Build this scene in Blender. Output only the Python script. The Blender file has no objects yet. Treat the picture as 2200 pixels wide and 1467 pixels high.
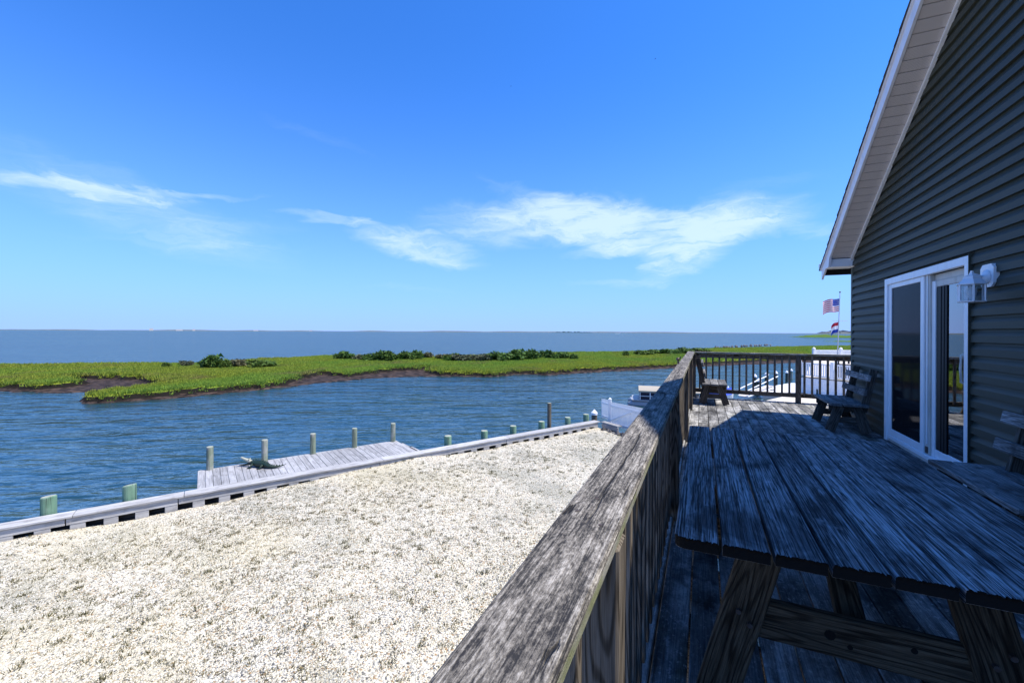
import bpy, math, random
import numpy as np
from mathutils import Matrix, Vector, Euler

random.seed(7)
rng = np.random.default_rng(7)
SC = bpy.context.scene
COL = SC.collection
PI = math.pi

# ------------------------------------------------------------------ camera
cd = bpy.data.cameras.new("camera")
cam = bpy.data.objects.new("camera", cd)
COL.objects.link(cam)
cd.sensor_width = 36.0
cd.lens = 36.0 * 903.0 / 2200.0
cd.shift_y = -20.5 / 2200.0
cd.clip_start = 0.02
cd.clip_end = 30000.0
cam.location = (0, 0, 1.4)
YAW = math.atan(409.0 / 903.0)
cam.rotation_euler = (Matrix.Rotation(YAW, 4, 'Z') @ Matrix.Rotation(PI / 2, 4, 'X') @ Matrix.Rotation(0.0047, 4, 'Z')).to_euler()
SC.camera = cam

# ------------------------------------------------------------------ light
SUN_DIR = Vector((0.477, 0.118, 1.0)).normalized()      # towards the sun
SUN_EL = math.asin(SUN_DIR.z)
SUN_AZ = math.atan2(SUN_DIR.x, SUN_DIR.y)
SUN_POWER = 4.9
SKY_POWER = 0.15
SC.view_settings.view_transform = 'Standard'
SC.view_settings.look = 'None'
SC.view_settings.gamma = 1.0
SC.view_settings.use_curve_mapping = False
SC.view_settings.exposure = 0.45

sl = bpy.data.lights.new("sun", 'SUN')
sl.energy = SUN_POWER
sl.angle = math.radians(0.53)
sl.color = (1.0, 0.94, 0.83)
sun = bpy.data.objects.new("sun", sl)
COL.objects.link(sun)
sun.rotation_euler = SUN_DIR.to_track_quat('Z', 'Y').to_euler()
sun.location = (30, 10, 60)


# ------------------------------------------------------------------ node helper
class G:
    def __init__(s, nt):
        s.nt = nt
        s.N = nt.nodes
        s.L = nt.links

    def new(s, t, **k):
        n = s.N.new(t)
        for a, b in k.items():
            setattr(n, a, b)
        return n

    def put(s, sock, v):
        if isinstance(v, bpy.types.NodeSocket):
            s.L.new(v, sock)
        elif isinstance(v, (tuple, list)) and len(v) == 3 and sock.type == 'RGBA':
            sock.default_value = (*v, 1)
        else:
            sock.default_value = v

    def m(s, op, a, b=None, c=None, clamp=False):
        n = s.new('ShaderNodeMath', operation=op, use_clamp=clamp)
        for i, v in enumerate((a, b, c)):
            if v is not None:
                s.put(n.inputs[i], v)
        return n.outputs[0]

    def vm(s, op, a, b=None, out=0):
        n = s.new('ShaderNodeVectorMath', operation=op)
        s.put(n.inputs[0], a)
        if b is not None:
            s.put(n.inputs[1], b)
        return n.outputs[out]

    def mul(s, v, t):
        return s.vm('MULTIPLY', v, t)

    def xyz(s, v):
        n = s.new('ShaderNodeSeparateXYZ')
        s.put(n.inputs[0], v)
        return n.outputs

    def comb(s, x, y, z):
        n = s.new('ShaderNodeCombineXYZ')
        for i, v in enumerate((x, y, z)):
            s.put(n.inputs[i], v)
        return n.outputs[0]

    def noise(s, v, sc=1.0, det=2.0, ro=0.5, dist=0.0, out=0):
        n = s.new('ShaderNodeTexNoise')
        s.put(n.inputs['Vector'], v)
        n.inputs['Scale'].default_value = sc
        n.inputs['Detail'].default_value = det
        n.inputs['Roughness'].default_value = ro
        n.inputs['Distortion'].default_value = dist
        return n.outputs[out]

    def vor(s, v, sc, feat='F1', out='Distance', rnd=1.0):
        n = s.new('ShaderNodeTexVoronoi', feature=feat)
        s.put(n.inputs['Vector'], v)
        n.inputs['Scale'].default_value = sc
        n.inputs['Randomness'].default_value = rnd
        return n.outputs[out]

    def ss(s, v, a, b):                       # smoothstep a..b -> 0..1
        n = s.new('ShaderNodeMapRange', interpolation_type='SMOOTHSTEP')
        s.put(n.inputs[0], v)
        n.inputs[1].default_value = a
        n.inputs[2].default_value = b
        return n.outputs[0]

    def rng(s, v, a, b, c, d):
        n = s.new('ShaderNodeMapRange')
        s.put(n.inputs[0], v)
        for i, t in enumerate((a, b, c, d)):
            n.inputs[i + 1].default_value = t
        return n.outputs[0]

    def mix(s, f, a, b, mode='MIX'):
        n = s.new('ShaderNodeMix', data_type='RGBA', blend_type=mode)
        s.put(n.inputs[0], f)
        s.put(n.inputs[6], a)
        s.put(n.inputs[7], b)
        return n.outputs[2]

    def bump(s, h, st=0.5, dist=0.01, nrm=None):
        n = s.new('ShaderNodeBump')
        s.put(n.inputs['Height'], h)
        n.inputs['Strength'].default_value = st
        n.inputs['Distance'].default_value = dist
        if nrm is not None:
            s.put(n.inputs['Normal'], nrm)
        return n.outputs[0]


def newmat(name):
    m = bpy.data.materials.new(name)
    m.use_nodes = True
    g = G(m.node_tree)
    b = g.N['Principled BSDF']
    return m, g, b


def local_coords(g, rand=True):
    co = g.new('ShaderNodeTexCoord').outputs['Object']
    if not rand:
        return co, None
    r = g.new('ShaderNodeObjectInfo').outputs['Random']
    off = g.mul(g.comb(r, r, r), (91.7, 47.3, 23.1))
    return g.vm('ADD', co, off), r


# ------------------------------------------------------------------ sky
w = bpy.data.worlds.new("World")
SC.world = w
w.use_nodes = True
g = G(w.node_tree)
bg = g.N['Background']
sky = g.new('ShaderNodeTexSky', sky_type='NISHITA')
sky.sun_disc = False
sky.sun_elevation = SUN_EL
sky.sun_rotation = SUN_AZ
sky.altitude = 0.0
sky.air_density = 1.0
sky.dust_density = 0.35
sky.ozone_density = 2.2
dirv = g.new('ShaderNodeTexCoord').outputs['Generated']
dx, dy, dz = g.xyz(dirv)
az = g.m('ARCTAN2', dx, dy)
el = g.m('ARCSINE', dz)
ae = g.comb(az, el, 0.0)
wob = g.noise(g.mul(ae, (9, 22, 1)), 1.0, 4, 0.6, 0.6, out=1)
wob = g.mul(g.vm('SUBTRACT', wob, (0.5, 0.5, 0.5)), (0.10, 0.055, 0))
aew = g.vm('ADD', ae, wob)
SKY_TINT = (0.235, 0.68, 1.34)
HORIZON = (0.30, 0.482, 0.98)
PATCH = [(-1.226, 0.232, 0.047, 0.119, 0.0097, 0.9), (-1.138, 0.203, -0.257, 0.19, 0.0411, 0.62), (-1.065, 0.256, 0.104, 0.108, 0.005, 0.55),
         (-0.957, 0.211, 0.031, 0.059, 0.0148, 0.3), (-0.82, 0.241, -0.031, 0.087, 0.0068, 0.7), (-0.639, 0.192, -0.182, 0.129, 0.0253, 1.2),
         (-0.393, 0.253, 0.045, 0.216, 0.042, 1.1), (-0.177, 0.236, -0.187, 0.17, 0.0407, 1.2), (0.054, 0.238, -0.043, 0.122, 0.032, 1.2),
         (-0.018, 0.181, 0.419, 0.096, 0.0361, 1.1), (-0.198, 0.191, 0.12, 0.092, 0.0126, 0.8), (0.191, 0.2, -0.019, 0.043, 0.0114, 0.6),
         (-0.176, 0.115, -0.05, 0.101, 0.0085, 0.5), (-0.665, 0.098, -0.027, 0.085, 0.0075, 0.3), (-1.05, 0.163, 0.083, 0.171, 0.0053, 0.16),
         (-0.853, 0.393, -0.177, 0.091, 0.0082, 0.18), (0.112, 0.292, 0.042, 0.091, 0.0126, 0.25), (-0.11, 0.151, 0.351, 0.029, 0.0083, 0.5),
         (-0.394, 0.314, -0.284, 0.099, 0.0142, 0.35)]
# deep clear-air blue above, pale blue air along the whole horizon
blue = g.mul(sky.outputs[0], SKY_TINT)
air = g.m('POWER', g.m('SUBTRACT', 1.0, g.m('DIVIDE', g.m('MAXIMUM', el, 0.0), 0.75), clamp=True), 3.1)
blue = g.mix(air, blue, tuple(c / SKY_POWER for c in HORIZON))
dens = 0.0
for (a0, e0, th, L_, W_, s_) in PATCH:
    mp = g.new('ShaderNodeMapping', vector_type='TEXTURE')
    g.put(mp.inputs[0], aew)
    mp.inputs[1].default_value = (a0, e0, 0)
    mp.inputs[2].default_value = (0, 0, th)
    mp.inputs[3].default_value = (L_ * 1.45, W_ * 1.55, 1)
    d2 = g.vm('DOT_PRODUCT', mp.outputs[0], mp.outputs[0], out=1)
    k = g.m('SUBTRACT', 1.0, d2, clamp=True)
    dens = g.m('MULTIPLY_ADD', k, s_, dens)
fib = g.noise(g.mul(aew, (8, 52, 1)), 1.0, 6, 0.62, 1.0)
fib2 = g.noise(g.mul(ae, (4, 12, 1)), 1.0, 3, 0.5, 0.4)
fac = g.m('MULTIPLY', dens, g.rng(fib, 0.25, 0.75, 0.35, 1.25))
fac = g.m('MULTIPLY', fac, g.rng(fib2, 0.3, 0.7, 0.65, 1.15))
fac = g.ss(fac, -0.05, 1.45)
fac = g.m('MULTIPLY', g.m('SUBTRACT', fac, 0.004), 0.74, clamp=True)
skyc = g.mix(fac, blue, (0.62 / SKY_POWER, 0.76 / SKY_POWER, 0.84 / SKY_POWER))
g.put(bg.inputs['Color'], skyc)
bg.inputs['Strength'].default_value = SKY_POWER


# ------------------------------------------------------------------ mesh builder
class MB:
    def __init__(s):
        s.v = []
        s.f = []
        s.mi = []

    def add(s, vs, fs, mi=0):
        o = len(s.v)
        s.v += [tuple(v) for v in vs]
        s.f += [tuple(i + o for i in f) for f in fs]
        s.mi += [mi] * len(fs)
        return s

    def box(s, lo, hi, mi=0):
        x0, y0, z0 = lo
        x1, y1, z1 = hi
        vs = [(x0, y0, z0), (x1, y0, z0), (x1, y1, z0), (x0, y1, z0), (x0, y0, z1), (x1, y0, z1), (x1, y1, z1), (x0, y1, z1)]
        return s.add(vs, [(0, 3, 2, 1), (4, 5, 6, 7), (0, 1, 5, 4), (1, 2, 6, 5), (2, 3, 7, 6), (3, 0, 4, 7)], mi)

    def cbox(s, lo, hi, c, mi=0):             # box with chamfered edges
        c = min([c] + [(hi[i] - lo[i]) * .45 for i in range(3)])
        pts = []
        for sx in (0, 1):
            for sy in (0, 1):
                for sz in (0, 1):
                    p = [(lo, hi)[q][i] for i, q in enumerate((sx, sy, sz))]
                    sg = [1 if q == 0 else -1 for q in (sx, sy, sz)]
                    for ax in range(3):
                        q = list(p)
                        for i in range(3):
                            if i != ax:
                                q[i] += sg[i] * c
                        pts.append(q)
        I = lambda sx, sy, sz, ax: ((sx * 2 + sy) * 2 + sz) * 3 + ax
        fs = []
        for q in (0, 1):
            fs.append([I(q, 0, 0, 0), I(q, 0, 1, 0), I(q, 1, 1, 0), I(q, 1, 0, 0)])
            fs.append([I(0, q, 0, 1), I(1, q, 0, 1), I(1, q, 1, 1), I(0, q, 1, 1)])
            fs.append([I(0, 0, q, 2), I(0, 1, q, 2), I(1, 1, q, 2), I(1, 0, q, 2)])
        for a in (0, 1):
            for b in (0, 1):
                fs.append([I(0, a, b, 1), I(1, a, b, 1), I(1, a, b, 2), I(0, a, b, 2)])
                fs.append([I(a, 0, b, 0), I(a, 1, b, 0), I(a, 1, b, 2), I(a, 0, b, 2)])
                fs.append([I(a, b, 0, 0), I(a, b, 1, 0), I(a, b, 1, 1), I(a, b, 0, 1)])
                for d in (0, 1):
                    fs.append([I(a, b, d, 0), I(a, b, d, 1), I(a, b, d, 2)])
        return s.add(pts, fs, mi)

    def tube(s, pts, rads, n=8, mi=0, caps=True):
        pts = [Vector(p) for p in pts]
        rings = []
        up = Vector((0, 0, 1))
        for i, p in enumerate(pts):
            t = (pts[min(i + 1, len(pts) - 1)] - pts[max(i - 1, 0)]).normalized()
            a = t.cross(up)
            if a.length < 1e-3:
                a = t.cross(Vector((0, 1, 0)))
            a.normalize()
            b = t.cross(a)
            r = rads[i] if isinstance(rads, (list, tuple)) else rads
            rings.append([p + (a * math.cos(2 * PI * k / n) + b * math.sin(2 * PI * k / n)) * r for k in range(n)])
        vs = [v for r in rings for v in r]
        fs = []
        for i in range(len(pts) - 1):
            for k in range(n):
                fs.append((i * n + k, i * n + (k + 1) % n, (i + 1) * n + (k + 1) % n, (i + 1) * n + k))
        if caps:
            fs.append(tuple(range(n))[::-1])
            fs.append(tuple((len(pts) - 1) * n + k for k in range(n)))
        return s.add(vs, fs, mi)

    def prism(s, poly, axis, a, b, mi=0):      # polygon (2d) extruded along an axis
        def mk(p, t):
            return {'x': (t, p[0], p[1]), 'y': (p[0], t, p[1]), 'z': (p[0], p[1], t)}[axis]
        n = len(poly)
        vs = [mk(p, a) for p in poly] + [mk(p, b) for p in poly]
        fs = [tuple(range(n))[::-1], tuple(range(n, 2 * n))] + [(i, (i + 1) % n, n + (i + 1) % n, n + i) for i in range(n)]
        return s.add(vs, fs, mi)

    def mesh(s, name, mats, smooth=False):
        me = bpy.data.meshes.new(name)
        me.from_pydata([tuple(v) for v in s.v], [], s.f)
        for m in (mats if isinstance(mats, (list, tuple)) else [mats]):
            me.materials.append(m)
        if any(s.mi):
            me.polygons.foreach_set('material_index', s.mi)
        import bmesh
        bm = bmesh.new()
        bm.from_mesh(me)
        bmesh.ops.recalc_face_normals(bm, faces=bm.faces)
        bm.to_mesh(me)
        bm.free()
        if smooth:
            me.polygons.foreach_set('use_smooth', [True] * len(me.polygons))
        me.update()
        return me


WM = {}


def link(name, data, parent=None, loc=(0, 0, 0), rot=(0, 0, 0), local=False, smooth=False):
    o = bpy.data.objects.new(name, data)
    COL.objects.link(o)
    o.location = loc
    o.rotation_euler = rot
    M = Matrix.Translation(Vector(loc)) @ Euler(rot).to_matrix().to_4x4()
    if parent is not None:
        o.parent = parent
        if local:
            M = WM[parent.name] @ M
        else:
            o.matrix_parent_inverse = WM[parent.name].inverted()
    WM[o.name] = M
    return o


def part(name, mb, mat, parent=None, loc=(0, 0, 0), rot=(0, 0, 0), local=False, smooth=False, label=None, kind=None):
    o = link(name, mb.mesh(name, mat, smooth) if isinstance(mb, MB) else mb, parent, loc, rot, local)
    if label:
        o['label'] = label
    if kind:
        o['kind'] = kind
    return o


def tag(o, label=None, cat=None, group=None, kind=None):
    if label: o['label'] = label
    if cat: o['category'] = cat
    if group: o['group'] = group
    if kind: o['kind'] = kind
    return o


def thing(name, label, cat, loc=(0, 0, 0), rotz=0.0, group=None):
    return tag(link(name, None, None, loc, (0, 0, rotz)), label, cat, group)


def copy_tree(o, parent=None):
    c = o.copy()
    COL.objects.link(c)
    if parent is not None:
        c.parent = parent
    for ch in list(o.children):
        copy_tree(ch, c)
    return c


BC = {}


def board(name, L, W, T, mat, parent, loc, rot=(0, 0, 0), local=False, c=0.004, label=None):
    """a board with its length along local X, centred; meshes are shared between equal boards"""
    k = (round(L, 3), round(W, 4), round(T, 4), mat.name, c)
    if k not in BC:
        BC[k] = MB().cbox((-L / 2, -W / 2, -T / 2), (L / 2, W / 2, T / 2), c).mesh(name, mat)
    o = link(name, BC[k], parent, loc, rot, local)
    if label:
        o['label'] = label
    return o


# ------------------------------------------------------------------ materials
def wood(name, dark, mid, light, ring=16.0, fine=1.0, stain=0.6, speck=0.0, bump=1.0, rough=0.85, vary=0.35, green=0.0, rdark=0.55, crack=1.0, xs=0.5, lines=0.0, wstain=0.0, lsc=1.0):
    m, g, b = newmat(name)
    p, r = local_coords(g)
    fig = g.noise(g.mul(p, (xs, 5.5, 5.5)), 1.0, 2.5, 0.5, 0.12)
    rings = g.m('FRACT', g.m('MULTIPLY', fig, ring))
    rg = g.m('ABSOLUTE', g.m('SUBTRACT', rings, 0.5))          # 0..0.5 triangular
    rg = g.ss(rg, 0.02, 0.30)
    fi = g.noise(g.mul(p, (5.0, 190.0, 190.0)), 1.0, 3.0, 0.65)
    fi2 = g.noise(g.mul(p, (16.0, 420.0, 420.0)), 1.0, 2.0, 0.6)
    ck = g.noise(g.mul(p, (1.1, 75.0, 75.0)), 1.0, 2.0, 0.5)
    ck = g.ss(ck, 0.36, 0.27)                                   # narrow dark checks
    st = g.noise(p, 4.5, 4.0, 0.6, 0.3)
    st2 = g.noise(g.mul(p, (1.6, 5.0, 5.0)), 1.0, 3.0, 0.55)
    t = g.m('MULTIPLY', rg, rdark)
    t = g.m('ADD', t, g.m('MULTIPLY', g.m('SUBTRACT', fi, 0.5), 1.5 * fine))
    t = g.m('ADD', t, g.m('MULTIPLY', g.m('SUBTRACT', fi2, 0.5), 0.7 * fine))
    t = g.m('ADD', t, g.m('MULTIPLY', g.m('SUBTRACT', st2, 0.5), 1.3 * stain))
    t = g.m('ADD', t, 0.28)
    ramp = g.new('ShaderNodeValToRGB')
    g.put(ramp.inputs[0], t)
    cr = ramp.color_ramp
    cr.elements[0].position = 0.02
    cr.elements[0].color = (*dark, 1)
    cr.elements[1].position = 0.95
    cr.elements[1].color = (*light, 1)
    e = cr.elements.new(0.45)
    e.color = (*mid, 1)
    c = ramp.outputs[0]
    c = g.mix(g.m('MULTIPLY', g.ss(st, 0.52, 0.74), stain), c, dark)
    if speck:
        sp = g.noise(g.mul(p, (60, 85, 85)), 1.0, 4.0, 0.7)
        c = g.mix(g.m('MULTIPLY', g.ss(sp, 0.50, 0.60), speck), c, tuple(x * 0.30 for x in mid))
        sp2 = g.noise(g.mul(p, (34, 46, 46)), 1.0, 5.0, 0.75)
        c = g.mix(g.m('MULTIPLY', g.ss(sp2, 0.54, 0.66), speck), c, tuple(min(1, x * 1.5) for x in light))
    if green:
        gn = g.noise(g.mul(p, (1.1, 3, 3)), 1.0, 3.0, 0.6)
        c = g.mix(g.m('MULTIPLY', g.ss(gn, 0.56, 0.76), green), c, (0.22, 0.24, 0.10))
    if lines:
        la = g.noise(g.mul(p, (1.3, 46.0 * lsc, 46.0 * lsc)), 1.0, 3.0, 0.6)
        lb = g.noise(g.mul(p, (3.5, 120.0 * lsc, 120.0 * lsc)), 1.0, 2.0, 0.6)
        ln = g.m('MAXIMUM', g.ss(g.m('ABSOLUTE', g.m('SUBTRACT', la, 0.5)), 0.040, 0.004), g.m('MULTIPLY', g.ss(g.m('ABSOLUTE', g.m('SUBTRACT', lb, 0.47)), 0.045, 0.0), 0.7))
        c = g.mix(g.m('MULTIPLY', ln, lines), c, tuple(x * 0.6 for x in dark))
    if wstain:
        wp = g.new('ShaderNodeNewGeometry').outputs['Position']
        ws = g.noise(g.mul(wp, (4.2, 2.6, 3)), 1.0, 5.0, 0.62, 0.4)
        wl = g.noise(g.mul(wp, (9, 6, 6)), 1.0, 5.0, 0.7, 0.3)
        c = g.mix(g.m('MULTIPLY', g.ss(ws, 0.47, 0.66), wstain), c, tuple(x * 0.9 for x in dark))
        c = g.mix(g.m('MULTIPLY', g.ss(wl, 0.60, 0.72), 0.5 * wstain), c, light)
    c = g.mix(g.m('MULTIPLY', ck, 0.85 * crack), c, tuple(x * 0.25 for x in dark))
    v = g.new('ShaderNodeHueSaturation')
    g.put(v.inputs['Color'], c)
    g.put(v.inputs['Value'], g.rng(r, 0, 1, 1 - vary, 1 + vary))
    g.put(b.inputs['Base Color'], v.outputs[0])
    b.inputs['Roughness'].default_value = rough
    b.inputs['Specular IOR Level'].default_value = 0.25
    h = g.m('ADD', g.m('MULTIPLY', rg, 0.45), g.m('MULTIPLY', fi, 0.8))
    h = g.m('SUBTRACT', h, g.m('MULTIPLY', ck, 1.2))
    if lines:
        h = g.m('SUBTRACT', h, g.m('MULTIPLY', ln, 0.9 * lines))
    g.put(b.inputs['Normal'], g.bump(h, min(1.0, 0.9 * bump), 0.0022 * bump))
    return m


def plain(name, col, rough=0.6, spec=0.4, dirt=0.0, dirtcol=(0.1, 0.09, 0.07), dscale=6.0, metal=0.0, bump=0.0, vary=0.0, streak=False):
    m, g, b = newmat(name)
    p, r = local_coords(g)
    c = col
    n = g.noise(g.mul(p, (1, 1, 0.25)) if streak else p, dscale, 5.0, 0.6)
    if dirt:
        c = g.mix(g.m('MULTIPLY', g.ss(n, 0.45, 0.75), dirt), c, dirtcol)
    if vary:
        v = g.new('ShaderNodeHueSaturation')
        g.put(v.inputs['Color'], c if not isinstance(c, tuple) else (*c, 1))
        g.put(v.inputs['Value'], g.rng(r, 0, 1, 1 - vary, 1 + vary))
        c = v.outputs[0]
    g.put(b.inputs['Base Color'], c)
    b.inputs['Roughness'].default_value = rough
    b.inputs['Specular IOR Level'].default_value = spec
    b.inputs['Metallic'].default_value = metal
    if bump:
        g.put(b.inputs['Normal'], g.bump(g.noise(p, dscale * 8, 4, 0.6), bump, 0.004))
    return m


M_TABLE = wood('table_wood', (0.010, 0.012, 0.014), (0.35, 0.353, 0.355), (0.76, 0.765, 0.77), ring=26, fine=0.42, stain=0.22, bump=1.3, vary=0.24, rdark=0.22, crack=0.9, xs=0.20, lines=0.95, wstain=0.72, lsc=1.45)
M_ENDGRAIN = plain('end_grain', (0.018, 0.016, 0.014), 0.95, 0.1, bump=0.8, dscale=30)
M_RAILCAP = None
M_BROWN = wood('brown_wood', (0.022, 0.017, 0.012), (0.095, 0.076, 0.056), (0.24, 0.205, 0.165), ring=30, fine=0.8, stain=0.5, bump=1.1, vary=0.25, rdark=0.5, crack=0.7)
M_DECK = wood('deck_wood', (0.035, 0.034, 0.032), (0.27, 0.262, 0.248), (0.80, 0.785, 0.75), ring=5, fine=0.55, stain=0.95, speck=0.3, bump=0.9, vary=0.40, green=0.35, rdark=0.2, crack=0.6, lines=0.35, wstain=0.8)
M_BENCH = wood('bench_wood', (0.03, 0.028, 0.027), (0.17, 0.163, 0.155), (0.46, 0.45, 0.44), ring=30, fine=1.0, stain=0.8, bump=1.0, vary=0.25, rdark=0.2, crack=0.4)
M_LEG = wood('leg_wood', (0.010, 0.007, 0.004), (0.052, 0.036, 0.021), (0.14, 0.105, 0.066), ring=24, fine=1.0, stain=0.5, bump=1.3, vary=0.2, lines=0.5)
M_BLEG = wood('bench_leg_wood', (0.014, 0.011, 0.009), (0.07, 0.058, 0.046), (0.19, 0.165, 0.14), ring=24, fine=0.9, stain=0.6, bump=1.0, vary=0.2, rdark=0.3, crack=0.6)
M_DOCK = wood('dock_wood', (0.16, 0.155, 0.15), (0.34, 0.335, 0.335), (0.55, 0.54, 0.54), ring=5, fine=0.6, stain=0.5, speck=0.1, bump=0.7, vary=0.16, rdark=0.2, crack=0.5)
M_CAPW = wood('bulkhead_wood', (0.19, 0.18, 0.17), (0.42, 0.41, 0.40), (0.62, 0.61, 0.60), ring=5, fine=0.5, stain=0.4, bump=0.6, vary=0.12, rdark=0.2, crack=0.5)
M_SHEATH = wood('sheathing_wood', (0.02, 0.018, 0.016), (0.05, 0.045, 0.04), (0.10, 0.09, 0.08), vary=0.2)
M_WHITE = plain('white_vinyl', (0.86, 0.86, 0.86), 0.35, 0.5, dirt=0.12, dirtcol=(0.5, 0.47, 0.42), dscale=9)
M_TRIM = plain('white_trim', (0.86, 0.86, 0.87), 0.3, 0.5, dirt=0.15, dirtcol=(0.45, 0.42, 0.38), dscale=14, streak=True)
M_OFFWHITE = plain('aged_vinyl', (0.60, 0.56, 0.50), 0.4, 0.4, dirt=0.5, dirtcol=(0.30, 0.24, 0.17), dscale=8, streak=True)
M_SIDING = plain('olive_siding', (0.047, 0.052, 0.040), 0.5, 0.20, dirt=0.25, dirtcol=(0.029, 0.034, 0.026), dscale=3, vary=0.09)
M_CORNER = plain('corner_trim', (0.10, 0.115, 0.10), 0.6, 0.15)
M_SOFF = None
M_SHINGLE = plain('asphalt_shingle', (0.07, 0.066, 0.064), 0.95, 0.1, dirt=0.6, dirtcol=(0.12, 0.11, 0.10), dscale=40, bump=0.6, vary=0.2)
M_FASCIA = plain('fascia_metal', (0.78, 0.77, 0.80), 0.4, 0.4, dirt=0.25, dirtcol=(0.4, 0.38, 0.36), dscale=7)
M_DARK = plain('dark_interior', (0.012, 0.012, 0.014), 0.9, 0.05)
M_CURTAIN = plain('curtain_cloth', (0.10, 0.095, 0.10), 0.9, 0.1)
M_BLACK = plain('black_plastic', (0.012, 0.012, 0.013), 0.5, 0.3)
M_ROPE = plain('dark_rope', (0.03, 0.027, 0.022), 0.9, 0.1)
M_STEEL = plain('steel_bolt', (0.12, 0.10, 0.09), 0.6, 0.4, dirt=0.6, dirtcol=(0.12, 0.05, 0.02), dscale=60, metal=0.6)
M_PILE = None


def mat_cap():
    m, g, b = newmat('rail_cap_wood')
    p, r = local_coords(g)
    lx, ly, lz = g.xyz(g.new('ShaderNodeTexCoord').outputs['Object'])
    q = g.vm('ADD', p, g.mul(g.noise(g.mul(p, (3, 9, 9)), 1.0, 3, 0.6, out=1), (0.02, 0.02, 0.02)))
    mott = g.noise(g.mul(q, (62, 150, 150)), 1.0, 5.0, 0.82)        # salt-and-pepper lichen mottling
    mid_ = g.noise(g.mul(q, (9, 44, 44)), 1.0, 5.0, 0.7)
    big = g.noise(g.mul(q, (3.2, 9, 9)), 1.0, 4.0, 0.6)
    fi = g.noise(g.mul(p, (4, 230, 230)), 1.0, 3.0, 0.6)
    t = g.m('ADD', g.m('MULTIPLY', g.m('SUBTRACT', mott, 0.5), 2.3), 0.40)
    t = g.m('ADD', t, g.m('MULTIPLY', g.m('SUBTRACT', mid_, 0.5), 1.7))
    t = g.m('ADD', t, g.m('MULTIPLY', g.m('SUBTRACT', big, 0.5), 0.9))
    gl_ = g.noise(g.mul(p, (1.6, 75, 75)), 1.0, 3.0, 0.6)
    gline = g.ss(g.m('ABSOLUTE', g.m('SUBTRACT', gl_, 0.5)), 0.045, 0.0)
    t = g.m('SUBTRACT', t, g.m('MULTIPLY', gline, 0.28))
    # the two outer margins are barer, with plain streaky grain
    e = g.ss(g.m('ABSOLUTE', ly), 0.040, 0.066)
    t = g.m('ADD', t, g.m('MULTIPLY', g.m('SUBTRACT', fi, 0.5), g.rng(e, 0, 1, 0.9, 1.7)))
    ramp = g.new('ShaderNodeValToRGB')
    g.put(ramp.inputs[0], t)
    cr = ramp.color_ramp
    cr.elements[0].position = 0.0
    cr.elements[0].color = (0.030, 0.029, 0.030, 1)
    cr.elements[1].position = 1.0
    cr.elements[1].color = (0.50, 0.465, 0.415, 1)
    k = cr.elements.new(0.42)
    k.color = (0.170, 0.154, 0.133, 1)
    c = ramp.outputs[0]
    ck = g.ss(g.noise(g.mul(p, (1.6, 60, 60)), 1.0, 2.0, 0.5), 0.335, 0.27)
    ck2 = g.ss(g.noise(g.mul(p, (7, 48, 48)), 1.0, 3.0, 0.6), 0.33, 0.27)
    # one long drying check wanders down the middle of the board
    wv = g.m('MULTIPLY', g.m('SUBTRACT', g.noise(g.mul(p, (2.2, 0, 0)), 1.0, 4.0, 0.55), 0.5), 0.06)
    on = g.ss(g.noise(g.mul(p, (1.3, 0, 0)), 1.0, 1.0), 0.46, 0.54)
    lc = g.m('MULTIPLY', g.ss(g.m('ABSOLUTE', g.m('ADD', ly, wv)), 0.0036, 0.0012), on)
    crk = g.m('MAXIMUM', g.m('MAXIMUM', ck, ck2), lc)
    c = g.mix(g.m('MULTIPLY', crk, 0.9), c, (0.012, 0.011, 0.011))
    side = g.ss(lz, 0.0085, 0.004)  # edge faces: sunlit cream put into the colour, with greenish patches
    gn = g.noise(g.mul(p, (5, 8, 8)), 1.0, 3, 0.6)
    c = g.mix(g.m('MULTIPLY', side, 0.75), c, g.mix(g.ss(gn, 0.40, 0.62), (0.42, 0.41, 0.36), (0.27, 0.29, 0.14)))
    g.put(b.inputs['Base Color'], c)
    b.inputs['Roughness'].default_value = 0.9
    b.inputs['Specular IOR Level'].default_value = 0.2
    h = g.m('ADD', g.m('MULTIPLY', mott, 0.8), g.m('MULTIPLY', fi, 0.4))
    h = g.m('SUBTRACT', g.m('ADD', h, g.m('MULTIPLY', mid_, 0.8)), g.m('MULTIPLY', crk, 2.2))
    g.put(b.inputs['Normal'], g.bump(h, 1.0, 0.0032))
    return m


M_RAILCAP = mat_cap()


def mat_soffit():
    m, g, b = newmat('soffit_vinyl')
    co = g.new('ShaderNodeTexCoord').outputs['Object']
    x, y, z = g.xyz(co)
    fx = g.m('ABSOLUTE', g.m('SUBTRACT', g.m('FRACT', g.m('MULTIPLY', x, 90)), 0.5))
    fy = g.m('ABSOLUTE', g.m('SUBTRACT', g.m('FRACT', g.m('MULTIPLY', y, 90)), 0.5))
    d = g.m('SQRT', g.m('ADD', g.m('MULTIPLY', fx, fx), g.m('MULTIPLY', fy, fy)))
    hole = g.ss(d, 0.30, 0.22)
    c = g.mix(g.m('MULTIPLY', hole, 0.85), (0.74, 0.67, 0.64), (0.05, 0.045, 0.04))
    g.put(b.inputs['Base Color'], c)
    b.inputs['Roughness'].default_value = 0.45
    return m


M_SOFF = mat_soffit()


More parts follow.
